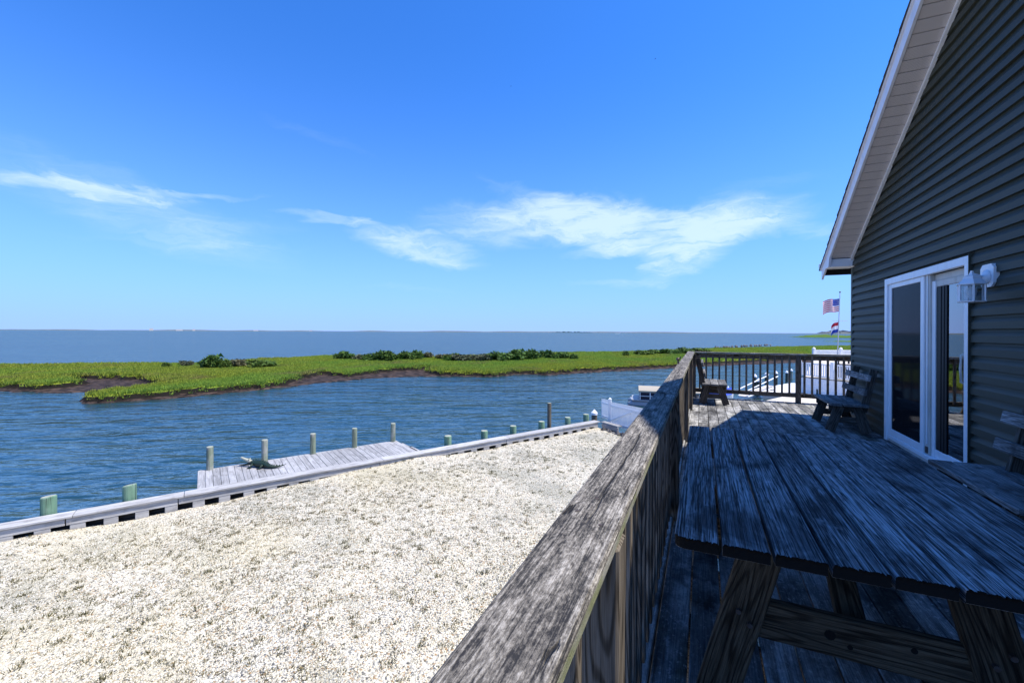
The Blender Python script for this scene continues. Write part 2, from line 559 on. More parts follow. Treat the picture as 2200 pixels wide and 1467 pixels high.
def mat_pile(name, col, grey):
    m, g, b = newmat(name)
    p, r = local_coords(g)
    s = g.noise(g.mul(p, (14, 14, 1.2)), 1.0, 4.0, 0.6)
    s2 = g.noise(g.mul(p, (3, 3, 2.2)), 1.0, 4.0, 0.6)
    c = g.mix(g.ss(s, 0.4, 0.7), col, tuple(x * 0.55 for x in col))
    c = g.mix(g.ss(s2, 0.45, 0.7), c, grey)
    ck = g.ss(g.noise(g.mul(p, (40, 40, 0.8)), 1.0, 2, 0.5), 0.37, 0.28)
    c = g.mix(ck, c, (0.03, 0.03, 0.025))
    g.put(b.inputs['Base Color'], c)
    b.inputs['Roughness'].default_value = 0.9
    g.put(b.inputs['Normal'], g.bump(g.m('SUBTRACT', s, ck), 0.7, 0.01))
    return m


M_PILEG = mat_pile('treated_pile', (0.17, 0.30, 0.19), (0.22, 0.32, 0.23))
M_PILEW = mat_pile('weathered_pile', (0.24, 0.28, 0.19), (0.36, 0.35, 0.30))
M_PILEB = mat_pile('brown_pile', (0.12, 0.10, 0.07), (0.20, 0.17, 0.13))
M_PILED = mat_pile('dark_pile', (0.04, 0.055, 0.04), (0.07, 0.08, 0.06))
M_PILETOP = plain('pile_top', (0.36, 0.37, 0.30), 0.95, 0.1, dirt=0.8, dirtcol=(0.16, 0.18, 0.12), dscale=12)


def mat_glass(name, tint, gloss, ior=1.5, body=0.0, k=2.0):
    m = bpy.data.materials.new(name)
    m.use_nodes = True
    g = G(m.node_tree)
    out = g.N['Material Output']
    fr = g.new('ShaderNodeFresnel')
    fr.inputs[0].default_value = ior
    tr = g.new('ShaderNodeBsdfTransparent')
    tr.inputs[0].default_value = (*tint, 1)
    gl = g.new('ShaderNodeBsdfGlossy')
    gl.inputs['Roughness'].default_value = gloss
    gl.inputs['Color'].default_value = (0.95, 0.95, 0.97, 1)
    if body:
        df = g.new('ShaderNodeBsdfDiffuse')
        df.inputs[0].default_value = (0.02, 0.02, 0.022, 1)
        mx0 = g.new('ShaderNodeMixShader')
        mx0.inputs[0].default_value = body
        g.L.new(tr.outputs[0], mx0.inputs[1])
        g.L.new(df.outputs[0], mx0.inputs[2])
        base = mx0.outputs[0]
    else:
        base = tr.outputs[0]
    mx = g.new('ShaderNodeMixShader')
    g.put(mx.inputs[0], g.m('MULTIPLY', fr.outputs[0], k, clamp=True))
    g.L.new(base, mx.inputs[1])
    g.L.new(gl.outputs[0], mx.inputs[2])
    g.L.new(mx.outputs[0], out.inputs[0])
    return m


M_GLASS = mat_glass('door_glass', (0.55, 0.57, 0.6), 0.01, 1.5, 0.0, 2.8)
M_SCREEN = mat_glass('screened_glass', (0.25, 0.25, 0.27), 0.06, 1.22, 0.6, 0.55)
M_LAMPGLASS = mat_glass('lamp_glass', (0.85, 0.88, 0.9), 0.02, 1.25)


def mat_leaf(name, col, var=0.35, trans=0.25, spec=0.2, tan=0.0):
    m, g, b = newmat(name)
    p, r = local_coords(g, False)
    gm = g.new('ShaderNodeNewGeometry')
    pos = gm.outputs['Position']
    ri = gm.outputs['Random Per Island']
    n = g.noise(g.mul(pos, (0.10, 0.06, 0.1)), 1.0, 4.0, 0.6)
    n2 = g.noise(pos, 0.9, 3.0, 0.6)
    c = g.mix(g.ss(n, 0.40, 0.62), col, (col[0] * 1.28, col[1] * 1.02, col[2] * 0.9))
    c = g.mix(g.m('MULTIPLY', g.ss(n2, 0.5, 0.75), 0.55), c, (col[0] * 0.5, col[1] * 0.62, col[2] * 0.7))
    if tan:
        n4 = g.noise(g.mul(pos, (0.20, 0.13, 0.1)), 1.0, 5.0, 0.68, 0.5)
        c = g.mix(g.m('MULTIPLY', g.ss(n4, 0.53, 0.68), tan), c, (0.30, 0.23, 0.085))
    v = g.new('ShaderNodeHueSaturation')
    g.put(v.inputs['Color'], c)
    g.put(v.inputs['Value'], g.rng(ri, 0, 1, 1 - var, 1 + var))
    g.put(b.inputs['Base Color'], v.outputs[0])
    b.inputs['Roughness'].default_value = 0.7
    b.inputs['Specular IOR Level'].default_value = spec
    tl = g.new('ShaderNodeBsdfTranslucent')
    g.put(tl.inputs[0], v.outputs[0])
    mx = g.new('ShaderNodeMixShader')
    mx.inputs[0].default_value = trans
    g.L.new(b.outputs[0], mx.inputs[1])
    g.L.new(tl.outputs[0], mx.inputs[2])
    g.L.new(mx.outputs[0], g.N['Material Output'].inputs[0])
    return m


M_GRASS = mat_leaf('marsh_grass', (0.262, 0.365, 0.050), 0.42, 0.42, tan=0.7)
M_SHRUB = mat_leaf('shrub_leaf', (0.070, 0.135, 0.026), 0.5, 0.15)
M_SHRUBG = mat_leaf('shrub_leaf_grey', (0.105, 0.120, 0.068), 0.5, 0.15)
M_WEED = mat_leaf('weed_leaf', (0.098, 0.108, 0.050), 0.5, 0.15)
M_TWIG = plain('shrub_twig', (0.07, 0.05, 0.035), 0.9, 0.1)


def mat_water():
    m, g, b = newmat('bay_water')
    pos = g.new('ShaderNodeNewGeometry').outputs['Position']
    pr = g.new('ShaderNodeMapping')
    g.put(pr.inputs[0], pos)
    pr.inputs[2].default_value = (0, 0, math.radians(-28))
    q = pr.outputs[0]
    n1 = g.noise(g.mul(q, (0.42, 1.15, 1)), 1.0, 3.0, 0.5, 0.7)
    n2 = g.noise(g.mul(q, (1.6, 4.6, 1)), 1.0, 3.0, 0.6, 0.6)
    n3 = g.noise(g.mul(q, (0.10, 0.28, 1)), 1.0, 3.0, 0.55, 0.3)
    n4 = g.noise(g.mul(q, (0.012, 0.03, 1)), 1.0, 3.0, 0.6)
    h = g.m('ADD', g.m('MULTIPLY', n1, 0.24), g.m('MULTIPLY', n2, 0.040))
    h = g.m('ADD', h, g.m('MULTIPLY', n3, 0.75))
    c = g.mix(g.ss(n4, 0.35, 0.65), (0.010, 0.038, 0.050), (0.014, 0.047, 0.058))
    nrm = g.bump(h, 1.0, 1.0)
    df = g.new('ShaderNodeBsdfDiffuse')
    g.put(df.inputs[0], c)
    gl = g.new('ShaderNodeBsdfGlossy')
    gl.inputs['Roughness'].default_value = 0.07
    gl.inputs['Color'].default_value = (1.0, 0.99, 0.92, 1)
    g.put(gl.inputs['Normal'], nrm)
    fr = g.new('ShaderNodeFresnel')
    fr.inputs[0].default_value = 1.33
    g.put(fr.inputs['Normal'], nrm)
    # a wind-ruffled surface never reflects fully, even at a grazing angle
    k = g.m('MINIMUM', g.m('MULTIPLY', fr.outputs[0], 2.1), 0.42)
    mx = g.new('ShaderNodeMixShader')
    g.put(mx.inputs[0], k)
    g.L.new(df.outputs[0], mx.inputs[1])
    g.L.new(gl.outputs[0], mx.inputs[2])
    g.L.new(mx.outputs[0], g.N['Material Output'].inputs[0])
    return m


M_WATER = mat_water()


def mat_gravel():
    m, g, b = newmat('shell_gravel')
    pos = g.new('ShaderNodeNewGeometry').outputs['Position']
    v1 = g.vor(pos, 34.0)
    vc = g.vor(pos, 34.0, out='Color')
    n = g.noise(g.mul(pos, (0.35, 0.6, 1)), 1.0, 5.0, 0.62)
    nf = g.noise(pos, 18.0, 4.0, 0.7)
    x, y, z = g.xyz(vc)
    nb_ = g.noise(g.mul(pos, (0.16, 0.22, 1)), 1.0, 3.0, 0.5)
    c = g.mix(x, (0.60, 0.54, 0.41), (0.80, 0.745, 0.61))
    c = g.mix(g.ss(y, 0.86, 0.94), c, (0.40, 0.27, 0.15))
    c = g.mix(g.ss(z, 0.80, 0.92), c, (0.20, 0.195, 0.18))
    c = g.mix(g.m('MULTIPLY', g.ss(nf, 0.53, 0.65), 0.7), c, (0.24, 0.23, 0.18))
    c = g.mix(g.m('MULTIPLY', g.ss(n, 0.50, 0.68), 0.6), c, (0.27, 0.265, 0.21))
    c = g.mix(g.m('MULTIPLY', g.ss(nb_, 0.50, 0.66), 0.5), c, (0.62, 0.54, 0.35))
    g.put(b.inputs['Base Color'], c)
    b.inputs['Roughness'].default_value = 0.9
    b.inputs['Specular IOR Level'].default_value = 0.15
    h = g.m('ADD', g.m('MULTIPLY', v1, -1.0), g.m('MULTIPLY', nf, 0.7))
    g.put(b.inputs['Normal'], g.bump(h, 0.9, 0.03))
    return m


M_GRAVEL = mat_gravel()


def mat_pebble():
    m, g, b = newmat('pebble')
    r = g.new('ShaderNodeNewGeometry').outputs['Random Per Island']
    r2 = g.m('FRACT', g.m('MULTIPLY', r, 37.7))
    c = g.mix(r, (0.58, 0.52, 0.40), (0.86, 0.81, 0.69))
    c = g.mix(g.ss(r2, 0.82, 0.86), c, (0.42, 0.27, 0.14))
    c = g.mix(g.ss(r2, 0.87, 0.89), c, (0.15, 0.145, 0.13))
    g.put(b.inputs['Base Color'], c)
    b.inputs['Roughness'].default_value = 0.85
    return m


M_PEBBLE = mat_pebble()


def mat_marsh():
    m, g, b = newmat('marsh_soil')
    pos = g.new('ShaderNodeNewGeometry').outputs['Position']
    x, y, z = g.xyz(pos)
    n = g.noise(g.mul(pos, (0.10, 0.06, 0.1)), 1.0, 4.0, 0.6)
    n2 = g.noise(pos, 1.3, 5.0, 0.65)
    grass = g.mix(g.ss(n, 0.40, 0.62), (0.18, 0.25, 0.026), (0.25, 0.26, 0.026))
    grass = g.mix(g.m('MULTIPLY', g.ss(n2, 0.5, 0.7), 0.6), grass, (0.07, 0.13, 0.014))
    mud = g.mix(g.ss(n2, 0.40, 0.66), (0.016, 0.011, 0.009), (0.085, 0.058, 0.046))
    mud = g.mix(g.ss(z, -3.86, -3.78), mud, (0.010, 0.008, 0.006))
    f = g.ss(g.m('ADD', z, g.m('MULTIPLY', g.m('SUBTRACT', n2, 0.5), 0.12)), -3.53, -3.46)
    g.put(b.inputs['Base Color'], g.mix(f, mud, grass))
    b.inputs['Roughness'].default_value = 0.9
    b.inputs['Specular IOR Level'].default_value = 0.15
    g.put(b.inputs['Normal'], g.bump(n2, 0.8, 0.15))
    return m


M_MARSH = mat_marsh()
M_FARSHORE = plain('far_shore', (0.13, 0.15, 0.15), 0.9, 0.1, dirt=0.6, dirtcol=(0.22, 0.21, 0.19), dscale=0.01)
M_FARWOOD = plain('far_wood', (0.03, 0.05, 0.03), 0.9, 0.1)
M_ROCK = plain('riprap_rock', (0.14, 0.13, 0.125), 0.9, 0.2, dirt=0.5, dirtcol=(0.4, 0.39, 0.37), dscale=1.2, vary=0.5)
M_CONC = plain('pale_concrete', (0.52, 0.48, 0.44), 0.9, 0.2, dirt=0.4, dirtcol=(0.36, 0.33, 0.29), dscale=2)


# ------------------------------------------------------------------ ground and water
def grid_sheet(name, poly, z, mat, kind='structure'):
    me = bpy.data.meshes.new(name)
    me.from_pydata([(x, y, z) for x, y in poly], [], [tuple(range(len(poly)))])
    me.materials.append(mat)
    o = link(name, me)
    o['kind'] = kind
    return o


ZW, ZG, ZC = -3.95, -3.25, -2.92
WATER_R = 16000
water = MB()
water.add([(-WATER_R, -WATER_R, ZW), (WATER_R, -WATER_R, ZW), (WATER_R, WATER_R, ZW), (-WATER_R, WATER_R, ZW)], [(0, 1, 2, 3)])
part('water', water, M_WATER, kind='structure')
bed = MB().add([(-400, -200, -6.5), (400, -200, -6.5), (400, 600, -6.5), (-400, 600, -6.5)], [(0, 1, 2, 3)])
part('bay_bed', bed, plain('bay_bed_mud', (0.05, 0.045, 0.035), 0.9, 0.1), kind='structure')

# bulkhead frame: origin at the far corner, local x runs along the wall towards the camera side, local y inland
BC0 = Vector((-4.49, 20.37, 0))
BA = Vector((-0.4917, -0.8708, 0))
BN = Vector((0.8708, -0.4917, 0))
BROT = math.atan2(BA.y, BA.x)


def bl(x, y, z):
    return BC0 + BA * x + BN * y + Vector((0, 0, z))


# the gravel yard: a gently uneven sheet between the bulkhead and the house
RET = Vector((0.80, -0.60, 0)).normalized()


def in_yard(P_):
    rel = P_ - np.array([BC0.x, BC0.y])
    y = rel @ np.array([BN.x, BN.y])
    nr = np.array([-RET.y, RET.x])
    d2 = rel @ nr
    return (y > -0.14) & (d2 < -0.05)


def yard_z(x, y):
    z = ZG + 0.05 * np.sin(x * 0.9 + 0.5 * y) * np.cos(y * 0.7 - x * 0.2) + 0.035 * np.sin(x * 2.3 + 1.1) * np.sin(y * 1.9)
    db = (x - BC0.x) * BN.x + (y - BC0.y) * BN.y
    uu = (x - BC0.x) * BA.x + (y - BC0.y) * BA.y
    pos_ = np.maximum(0, db)
    z = z - 0.045 * np.exp(-np.maximum(0, db + .14) / 0.35)
    # gravel banked against the middle of the wall
    z = z + 0.16 * np.exp(-pos_ / 0.7) * np.exp(-((uu - 10.6) / 2.9) ** 4)
    return z + 0.05 * np.exp(-pos_ / 1.2) * (0.5 + 0.5 * np.sin(uu * 0.55 + 1.0))


nu, nv = 150, 110
us = np.linspace(0, 27, nu)
vs_ = np.concatenate([np.linspace(-0.14, 8, 70), np.linspace(8.3, 26, 40)])
V = []
for j, vv in enumerate(vs_):
    for i, uu in enumerate(us):
        # the far edge of the sheet follows the return wall
        k = uu
        p = BC0 + RET * vv + BA * k
        zz = float(yard_z(p.x, p.y))
        V.append((p.x, p.y, zz))
F_ = [(j * nu + i, j * nu + i + 1, (j + 1) * nu + i + 1, (j + 1) * nu + i) for j in range(len(vs_) - 1) for i in range(nu - 1)]
gm = bpy.data.meshes.new('gravel_yard')
gm.from_pydata(V, [], F_)
gm.materials.append(M_GRAVEL)
gm.polygons.foreach_set('use_smooth', [True] * len(gm.polygons))
yard = link('gravel_yard', gm)
yard['kind'] = 'structure'


# pebbles: real stones, denser and smaller ones joined in one mesh
def np_mesh(name, verts, faces, mat, tri=True, smooth=False):
    me = bpy.data.meshes.new(name)
    nV, nF, k = len(verts), len(faces), faces.shape[1]
    me.vertices.add(nV)
    me.vertices.foreach_set('co', verts.astype(np.float32).ravel())
    me.loops.add(nF * k)
    me.loops.foreach_set('vertex_index', faces.astype(np.int32).ravel())
    me.polygons.add(nF)
    me.polygons.foreach_set('loop_start', (np.arange(nF) * k).astype(np.int32))
    if smooth:
        me.polygons.foreach_set('use_smooth', np.ones(nF, dtype=bool))
    me.materials.append(mat)
    me.update(calc_edges=True)
    return me


OCT_V = np.array([(1, 0, 0), (-1, 0, 0), (0, 1, 0), (0, -1, 0), (0, 0, 1), (0, 0, -1)], float)
OCT_F = np.array([(0, 2, 4), (2, 1, 4), (1, 3, 4), (3, 0, 4), (2, 0, 5), (1, 2, 5), (3, 1, 5), (0, 3, 5)])


def yard_points(n, near_bias=True):
    """points on the part of the yard the picture can see, denser towards the camera"""
    out = []
    while sum(len(o) for o in out) < n:
        k = n * 3
        t = rng.random(k)
        r = 2.2 + 21.8 * t ** 1.0
        a = YAW + np.radians(rng.uniform(-50, 68, k))
        p = np.stack([-np.sin(a) * r, np.cos(a) * r], 1)
        ok = in_yard(p) & (p[:, 0] < 0.6)
        out.append(p[ok])
    return np.concatenate(out)[:n]


def stones(n, smin, smax, mat, name):
    P = yard_points(n)
    z = yard_z(P[:, 0], P[:, 1])
    s = rng.uniform(smin, smax, n) * rng.uniform(0.7, 1.3, n)
    V = OCT_V[None] * s[:, None, None] * rng.uniform(0.6, 1.15, (n, 6, 1))
    V[:, :, 2] *= 0.62
    a = rng.uniform(0, 2 * PI, n)
    ca, sa = np.cos(a)[:, None], np.sin(a)[:, None]
    X = V[:, :, 0] * ca - V[:, :, 1] * sa
    Y = V[:, :, 0] * sa + V[:, :, 1] * ca
    Z = V[:, :, 2]
    V = np.stack([X + P[:, 0:1], Y + P[:, 1:2], Z + (z + s * 0.15)[:, None]], 2).reshape(-1, 3)
    Fc = (OCT_F[None] + (np.arange(n) * 6)[:, None, None]).reshape(-1, 3)
    return np_mesh(name, V, Fc, mat)


o = link('gravel_stones', stones(125000, 0.008, 0.021, M_PEBBLE, 'gravel_stones'))
tag(o, 'loose pale shell gravel and pebbles lying over the yard', 'gravel', kind='stuff')


def blades(P, z, h, w, n, lean, name, mat):
    """n grass blades (one triangle each) per point"""
    k = len(P)
    a = rng.uniform(0, 2 * PI, (k, n))
    hh = h[:, None] * rng.uniform(0.55, 1.1, (k, n))
    r = rng.uniform(0, 1, (k, n)) * w[:, None] * 1.6
    bx = P[:, 0:1] + np.cos(a) * r
    by = P[:, 1:2] + np.sin(a) * r
    b2 = rng.uniform(0, 2 * PI, (k, n))
    ww = w[:, None] * 0.28
    v0 = np.stack([bx - np.cos(b2) * ww, by - np.sin(b2) * ww, np.broadcast_to(z[:, None], (k, n)) - 0.02], 2)
    v1 = np.stack([bx + np.cos(b2) * ww, by + np.sin(b2) * ww, np.broadcast_to(z[:, None], (k, n)) - 0.02], 2)
    tx = bx + np.cos(a) * hh * lean + hh * 0.12
    ty = by + np.sin(a) * hh * lean + hh * 0.05
    v2 = np.stack([tx, ty, z[:, None] + hh], 2)
    V = np.stack([v0, v1, v2], 2).reshape(-1, 3)
    F = np.arange(k * n * 3).reshape(-1, 3)
    return np_mesh(name, V, F, mat)


# weeds: clumped tufts growing through the gravel
P = yard_points(52000)
nz = wn_ = np.zeros(len(P))
r_ = np.random.default_rng(21)
for f_ in (0.35, 0.35, 0.8, 0.8, 1.7, 3.0):
    k_ = r_.normal(0, f_, 2)
    nz = nz + np.sin(P @ k_ + r_.uniform(0, 6.28)) * (1.0 if f_ < 1 else 0.7)
nz = nz / 2.6
# the strip nearest the wall has been kept bare, a weedy band runs beside it
db_ = (P - np.array([BC0.x, BC0.y])) @ np.array([BN.x, BN.y])
band = np.exp(-((db_ - 1.9) / 0.8) ** 2) * 0.55 - 0.5 * np.exp(-(db_ / 0.55) ** 2)
keep = rng.random(len(P)) < np.clip(0.30 + 0.26 * nz + band + 0.28 * np.clip((-P[:, 0] - 5) / 5, 0, 1), 0.06, 0.95)
P = P[keep]
o = link('weed_tufts', blades(P, yard_z(P[:, 0], P[:, 1]), rng.uniform(0.012, 0.055, len(P)) * rng.uniform(.6, 1.3, len(P)), rng.uniform(0.010, 0.030, len(P)), 9, 0.75, 'weed_tufts', M_WEED))
tag(o, 'fine grey green weed sprigs dotted through the pale gravel', 'weeds', kind='stuff')
P = yard_points(3000)
keep = rng.random(len(P)) < 0.55
P = P[keep]
o = link('weed_clumps', blades(P, yard_z(P[:, 0], P[:, 1]), rng.uniform(0.025, 0.065, len(P)), rng.uniform(0.024, 0.045, len(P)), 20, 0.8, 'weed_clumps', M_WEED))
tag(o, 'sparse grey green weeds sprouting through the pale gravel', 'weeds', kind='stuff')

# ------------------------------------------------------------------ the marsh island
GRASS_POLY = [(-57.37, 15.4), (-52.33, 16.45), (-53.37, 18.58), (-56.98, 20.24), (-61.59, 20.37), (-59.27, 22.07), (-57.71, 23.96), (-54.49, 23.98),
              (-49.3, 23.19), (-45.47, 22.95), (-44.21, 19.79), (-44.24, 17.19), (-42.49, 15.78), (-40.47, 15.23), (-38.49, 18.57), (-38.69, 21.52),
              (-37.0, 24.82), (-36.37, 27.1), (-39.49, 31.6), (-41.6, 37.14), (-38.09, 36.34), (-37.33, 37.36), (-37.22, 44.64), (-35.03, 48.35),
              (-30.25, 43.69), (-28.22, 42.69), (-22.28, 44.44), (-21.44, 48.96), (-17.72, 49.44), (-14.41, 56.53), (-5.27, 67.84), (0.8, 77.88),
              (8.69, 88.95), (17.16, 98.3), (27.17, 105.5), (60, 125), (110, 170), (110, 260), (54.19, 210.5), (29.66, 182.3), (2.81, 145.5),
              (-12.33, 117.7), (-31.0, 95.3), (-42, 78), (-47.6, 63.5), (-68.2, 60.8), (-70.0, 37.0), (-80.3, 30.4), (-87.7, 23.5), (-105, 14), (-100, 5), (-75, 11)]
MUD_POLY = [(-54.79, 14.71), (-52.33, 15.62), (-48.83, 16.44), (-47.86, 18.13), (-46.83, 20.0), (-43.75, 17.0), (-43.0, 15.5), (-40.2, 14.9), (-37.9, 18.5), (-36.6, 23.17), (-35.9, 26.96),
            (-35.53, 31.74), (-34.05, 36.88), (-30.59, 40.85), (-25.96, 43.0), (-22.8, 44.0), (-20.9, 48.6), (-17.18, 49.0), (-12.54, 56.0), (-5.0, 66.0),
            (1.6, 75.2), (16.0, 90.5), (27.5, 99.5), (60, 119), (60, 130), (17, 101), (0, 80), (-15, 58), (-24, 47), (-33, 50), (-39, 46), (-43, 38), (-40, 30), (-40, 20), (-45, 24), (-58, 25), (-64, 20.2), (-58, 17), (-75, 10), (-75, 8.5)]


def sdist(P, poly):
    A = np.array(poly)
    B = np.roll(A, -1, 0)
    d = np.full(len(P), 1e9)
    ins = np.zeros(len(P), bool)
    for a, b in zip(A, B):
        e = b - a
        t = np.clip(((P - a) @ e) / (e @ e), 0, 1)
        q = a + t[:, None] * e
        d = np.minimum(d, np.hypot(*(P - q).T))
        c = ((a[1] > P[:, 1]) != (b[1] > P[:, 1])) & (P[:, 0] < (b[0] - a[0]) * (P[:, 1] - a[1]) / (b[1] - a[1] + 1e-12) + a[0])
        ins ^= c
    return np.where(ins, d, -d)


def wnoise(P, f, seed):
    r = np.random.default_rng(seed)
    o = np.zeros(len(P))
    for _ in range(5):
        k = r.normal(0, f, 2)
        o += np.sin(P @ k + r.uniform(0, 6.28))
    return o / 3.0


def marsh_height(P):
    s = sdist(P, GRASS_POLY) + 0.55 * wnoise(P, 1.1, 3) + 0.35 * wnoise(P, 3.2, 5)
    top = -3.42 + 0.05 * wnoise(P, 0.5, 6)
    z = np.clip(s / 0.35, 0, 1)
    z = z * z * (3 - 2 * z)
    sm = sdist(P, MUD_POLY) + 0.3 * wnoise(P, 2.0, 8)
    low = -4.5 + np.clip((sm + 0.6) / 0.8, 0, 1) * 0.62 + 0.03 * wnoise(P, 2.5, 9)
    return low + (np.maximum(top - low, 0)) * z, s


gx = np.concatenate([np.arange(-112, -62, 0.9), np.arange(-62, 6, 0.45), np.arange(6, 116, 1.3)])
gy = np.concatenate([np.arange(3, 62, 0.45), np.arange(62, 120, 0.8), np.arange(120, 264, 2.0)])
GX, GY = np.meshgrid(gx, gy)
PP = np.stack([GX.ravel(), GY.ravel()], 1)
H, S_ = marsh_height(PP)
nxg, nyg = len(gx), len(gy)
idx = np.arange(nxg * nyg).reshape(nyg, nxg)
Q = np.stack([idx[:-1, :-1], idx[:-1, 1:], idx[1:, 1:], idx[1:, :-1]], -1).reshape(-1, 4)
keep = (H[Q] > -4.35).any(1)
Q = Q[keep]
used = np.unique(Q)
remap = np.full(len(H), -1)
remap[used] = np.arange(len(used))
o = link('marsh', np_mesh('marsh', np.column_stack([PP[used], H[used]]), remap[Q], M_MARSH, smooth=True))
o['kind'] = 'structure'

# grass on it
PG = []
while sum(len(p) for p in PG) < 85000:
    k = 80000
    x = rng.uniform(-110, 60, k)
    y = rng.uniform(6, 220, k)
    p = np.stack([x, y], 1)
    dist = np.hypot(x, y)
    ok = rng.random(k) < np.clip((48.0 / dist) ** 1.6, 0, 1)
    p = p[ok]
    h_, s_ = marsh_height(p)
    PG.append(p[(s_ > 0.12)])
PG = np.concatenate(PG)[:85000]
hz, sg = marsh_height(PG)
dist = np.hypot(PG[:, 0], PG[:, 1])
hh = rng.uniform(0.10, 0.24, len(PG)) * (1 + 0.35 * wnoise(PG, 0.25, 12)) * np.where(sg < 1.5, 1.25, 1.0)
ww = 0.08 + dist * 0.0018
o = link('marsh_grass', blades(PG, hz, np.clip(hh, 0.08, 0.5), ww, 8, 0.45, 'marsh_grass', M_GRASS))
tag(o, 'bright green cordgrass covering the low marsh island', 'marsh grass', kind='stuff')


# shrubs on the marsh
def shrub_mesh(seed, mat, wide, tall, n):
    r = np.random.default_rng(seed)
    cl = []
    k = r.integers(7, 11)
    for i in range(k):
        a = r.uniform(0, 2 * PI)
        rr = r.uniform(0, 0.75) ** 0.7 * wide
        cl.append((math.cos(a) * rr, math.sin(a) * rr * 0.8, r.uniform(0.35, 0.8) * tall * (1 - 0.35 * rr / wide), r.uniform(0.22, 0.42) * min(wide, tall)))
    V = []
    per = n // k
    for (cx, cy, cz, cr) in cl:
        d = r.normal(0, 1, (per, 3))
        d /= np.linalg.norm(d, axis=1)[:, None]
        d *= (r.uniform(0.45, 1.12, (per, 1)) * cr)
        c = d * [1.15, 1.1, 0.95] + [cx, cy, cz]
        c[:, 2] = np.maximum(c[:, 2], 0.03)
        s = r.uniform(0.05, 0.13, (per, 1, 1)) * tall ** 0.5
        t = r.normal(0, 1, (per, 3, 3)) * s
        V.append((c[:, None, :] + t).reshape(-1, 3))
    V = np.concatenate(V)
    F = np.arange(len(V)).reshape(-1, 3)
    me = np_mesh('shrub', V, F, mat)
    return me


SHV = [shrub_mesh(1, M_SHRUB, 1.0, 1.0, 1300), shrub_mesh(2, M_SHRUB, 1.0, 1.0, 1300), shrub_mesh(3, M_SHRUBG, 1.0, 1.0, 1200), shrub_mesh(4, M_SHRUB, 1.0, 1.0, 1100)]
TW = MB()
for i in range(7):
    a = i * 0.9
    TW.tube([(0, 0, -0.1), (math.cos(a) * .3, math.sin(a) * .3, .4), (math.cos(a) * .55, math.sin(a) * .5, .75)], [.03, .02, .008], 4)
TWM = TW.mesh('branches', M_TWIG)
# x, y, half width, height, variant, label
SHRUBS = [
    (-58.4, 33.7, 1.9, 1.75, 0, 'largest dark rounded shrub standing alone at the left end of the marsh'),
    (-57.0, 36.5, 1.5, 1.25, 2, 'greyish shrub just right of the big lone marsh shrub'),
    (-53.6, 36.9, 1.9, 1.1, 1, 'low wide dark shrub before the gap in the marsh shrubs'),
    (-56.2, 34.2, .75, 1.2, 3, 'small dark shrub pressed against the right side of the big lone shrub'),
    (-64.2, 34.1, .9, .95, 2, 'small grey shrub left of the big lone marsh shrub'),
    (-64.0, 31.5, .6, .7, 3, 'smallest dark shrub at the far left of the marsh'),
    (-55.4, 53.3, 1.6, 1.45, 0, 'dark round shrub at the left start of the long hedge line'),
    (-52.3, 54.5, 2.2, 1.05, 2, 'low grey shrub second along the long hedge line'),
    (-49.3, 54.3, 1.9, 1.5, 1, 'tall dark shrub at the middle of the left hedge line'),
    (-46.9, 54.6, 2.2, 1.75, 0, 'tallest dark shrub of the left hedge line'),
    (-46.5, 58.5, 1.8, 1.55, 1, 'dark shrub near the right end of the left hedge line'),
    (-46.0, 61.0, 1.4, 1.6, 3, 'narrow dark shrub closing the left hedge line'),
    (-46.1, 64.3, 1.3, 1.25, 2, 'grey shrub alone in the gap between the two hedge lines'),
    (-42.3, 63.3, 1.6, 1.05, 2, 'low grey green shrub in the gap beside the right hedge line'),
    (-37.9, 60.2, 2.0, 1.25, 3, 'dark shrub at the left start of the right hedge line'),
    (-35.6, 60.0, 2.2, 1.35, 2, 'pale grey shrub second along the right hedge line'),
    (-33.4, 61.4, 2.2, 1.4, 2, 'grey twiggy shrub left of the highest hedge part'),
    (-31.2, 63.2, 2.3, 1.65, 1, 'broad dark shrub left of the highest point of the right hedge'),
    (-29.6, 66.3, 2.4, 1.9, 0, 'highest dark shrub in the right hedge line'),
    (-28.3, 70.0, 2.3, 1.8, 1, 'tall dark shrub right of the highest hedge point'),
    (-26.6, 74.0, 2.0, 1.6, 3, 'rounded shrub at the right part of the right hedge line'),
    (-23.5, 73.6, 1.7, 1.35, 0, 'dark shrub closing the right hedge line'),
    (-20.6, 72.4, .8, 1.05, 3, 'small lone shrub just right of the hedge lines'),
    (-14.6, 90.8, 1.0, 1.0, 0, 'small dark shrub left of the bushes behind the rail end'),
    (-12.2, 94.2, 1.7, 1.15, 1, 'dark shrub next to the bushes behind the rail end'),
    (-10.4, 97.6, 2.0, 1.15, 0, 'wide dark shrub near the corner of the deck rail'),
    (-6.6, 101.8, 2.4, 1.2, 3, 'dark shrub right above the end of the left rail'),
    (-3.9, 106.2, 2.6, 1.45, 1, 'largest shrub behind the corner where the rails meet'),
    (-1.0, 112.0, 2.6, 1.2, 0, 'dark shrub over the left end of the back rail'),
]
for i, (x, y, wd, ht, k, lab) in enumerate(SHRUBS):
    e = tag(link('shrub', None), lab, 'shrub', 'shrubs growing on the marsh island')
    h0 = float(marsh_height(np.array([[x, y]]))[0][0])
    e.location = (x, y, max(h0, -3.5) - 0.02)
    e.rotation_euler = (0, 0, i * 1.7)
    e.scale = (wd * 1.1, wd * 0.9, ht * 0.92)
    f = bpy.data.objects.new('foliage', SHV[k])
    COL.objects.link(f)
    f.parent = e
    b_ = bpy.data.objects.new('branches', TWM)
    COL.objects.link(b_)
    b_.parent = e


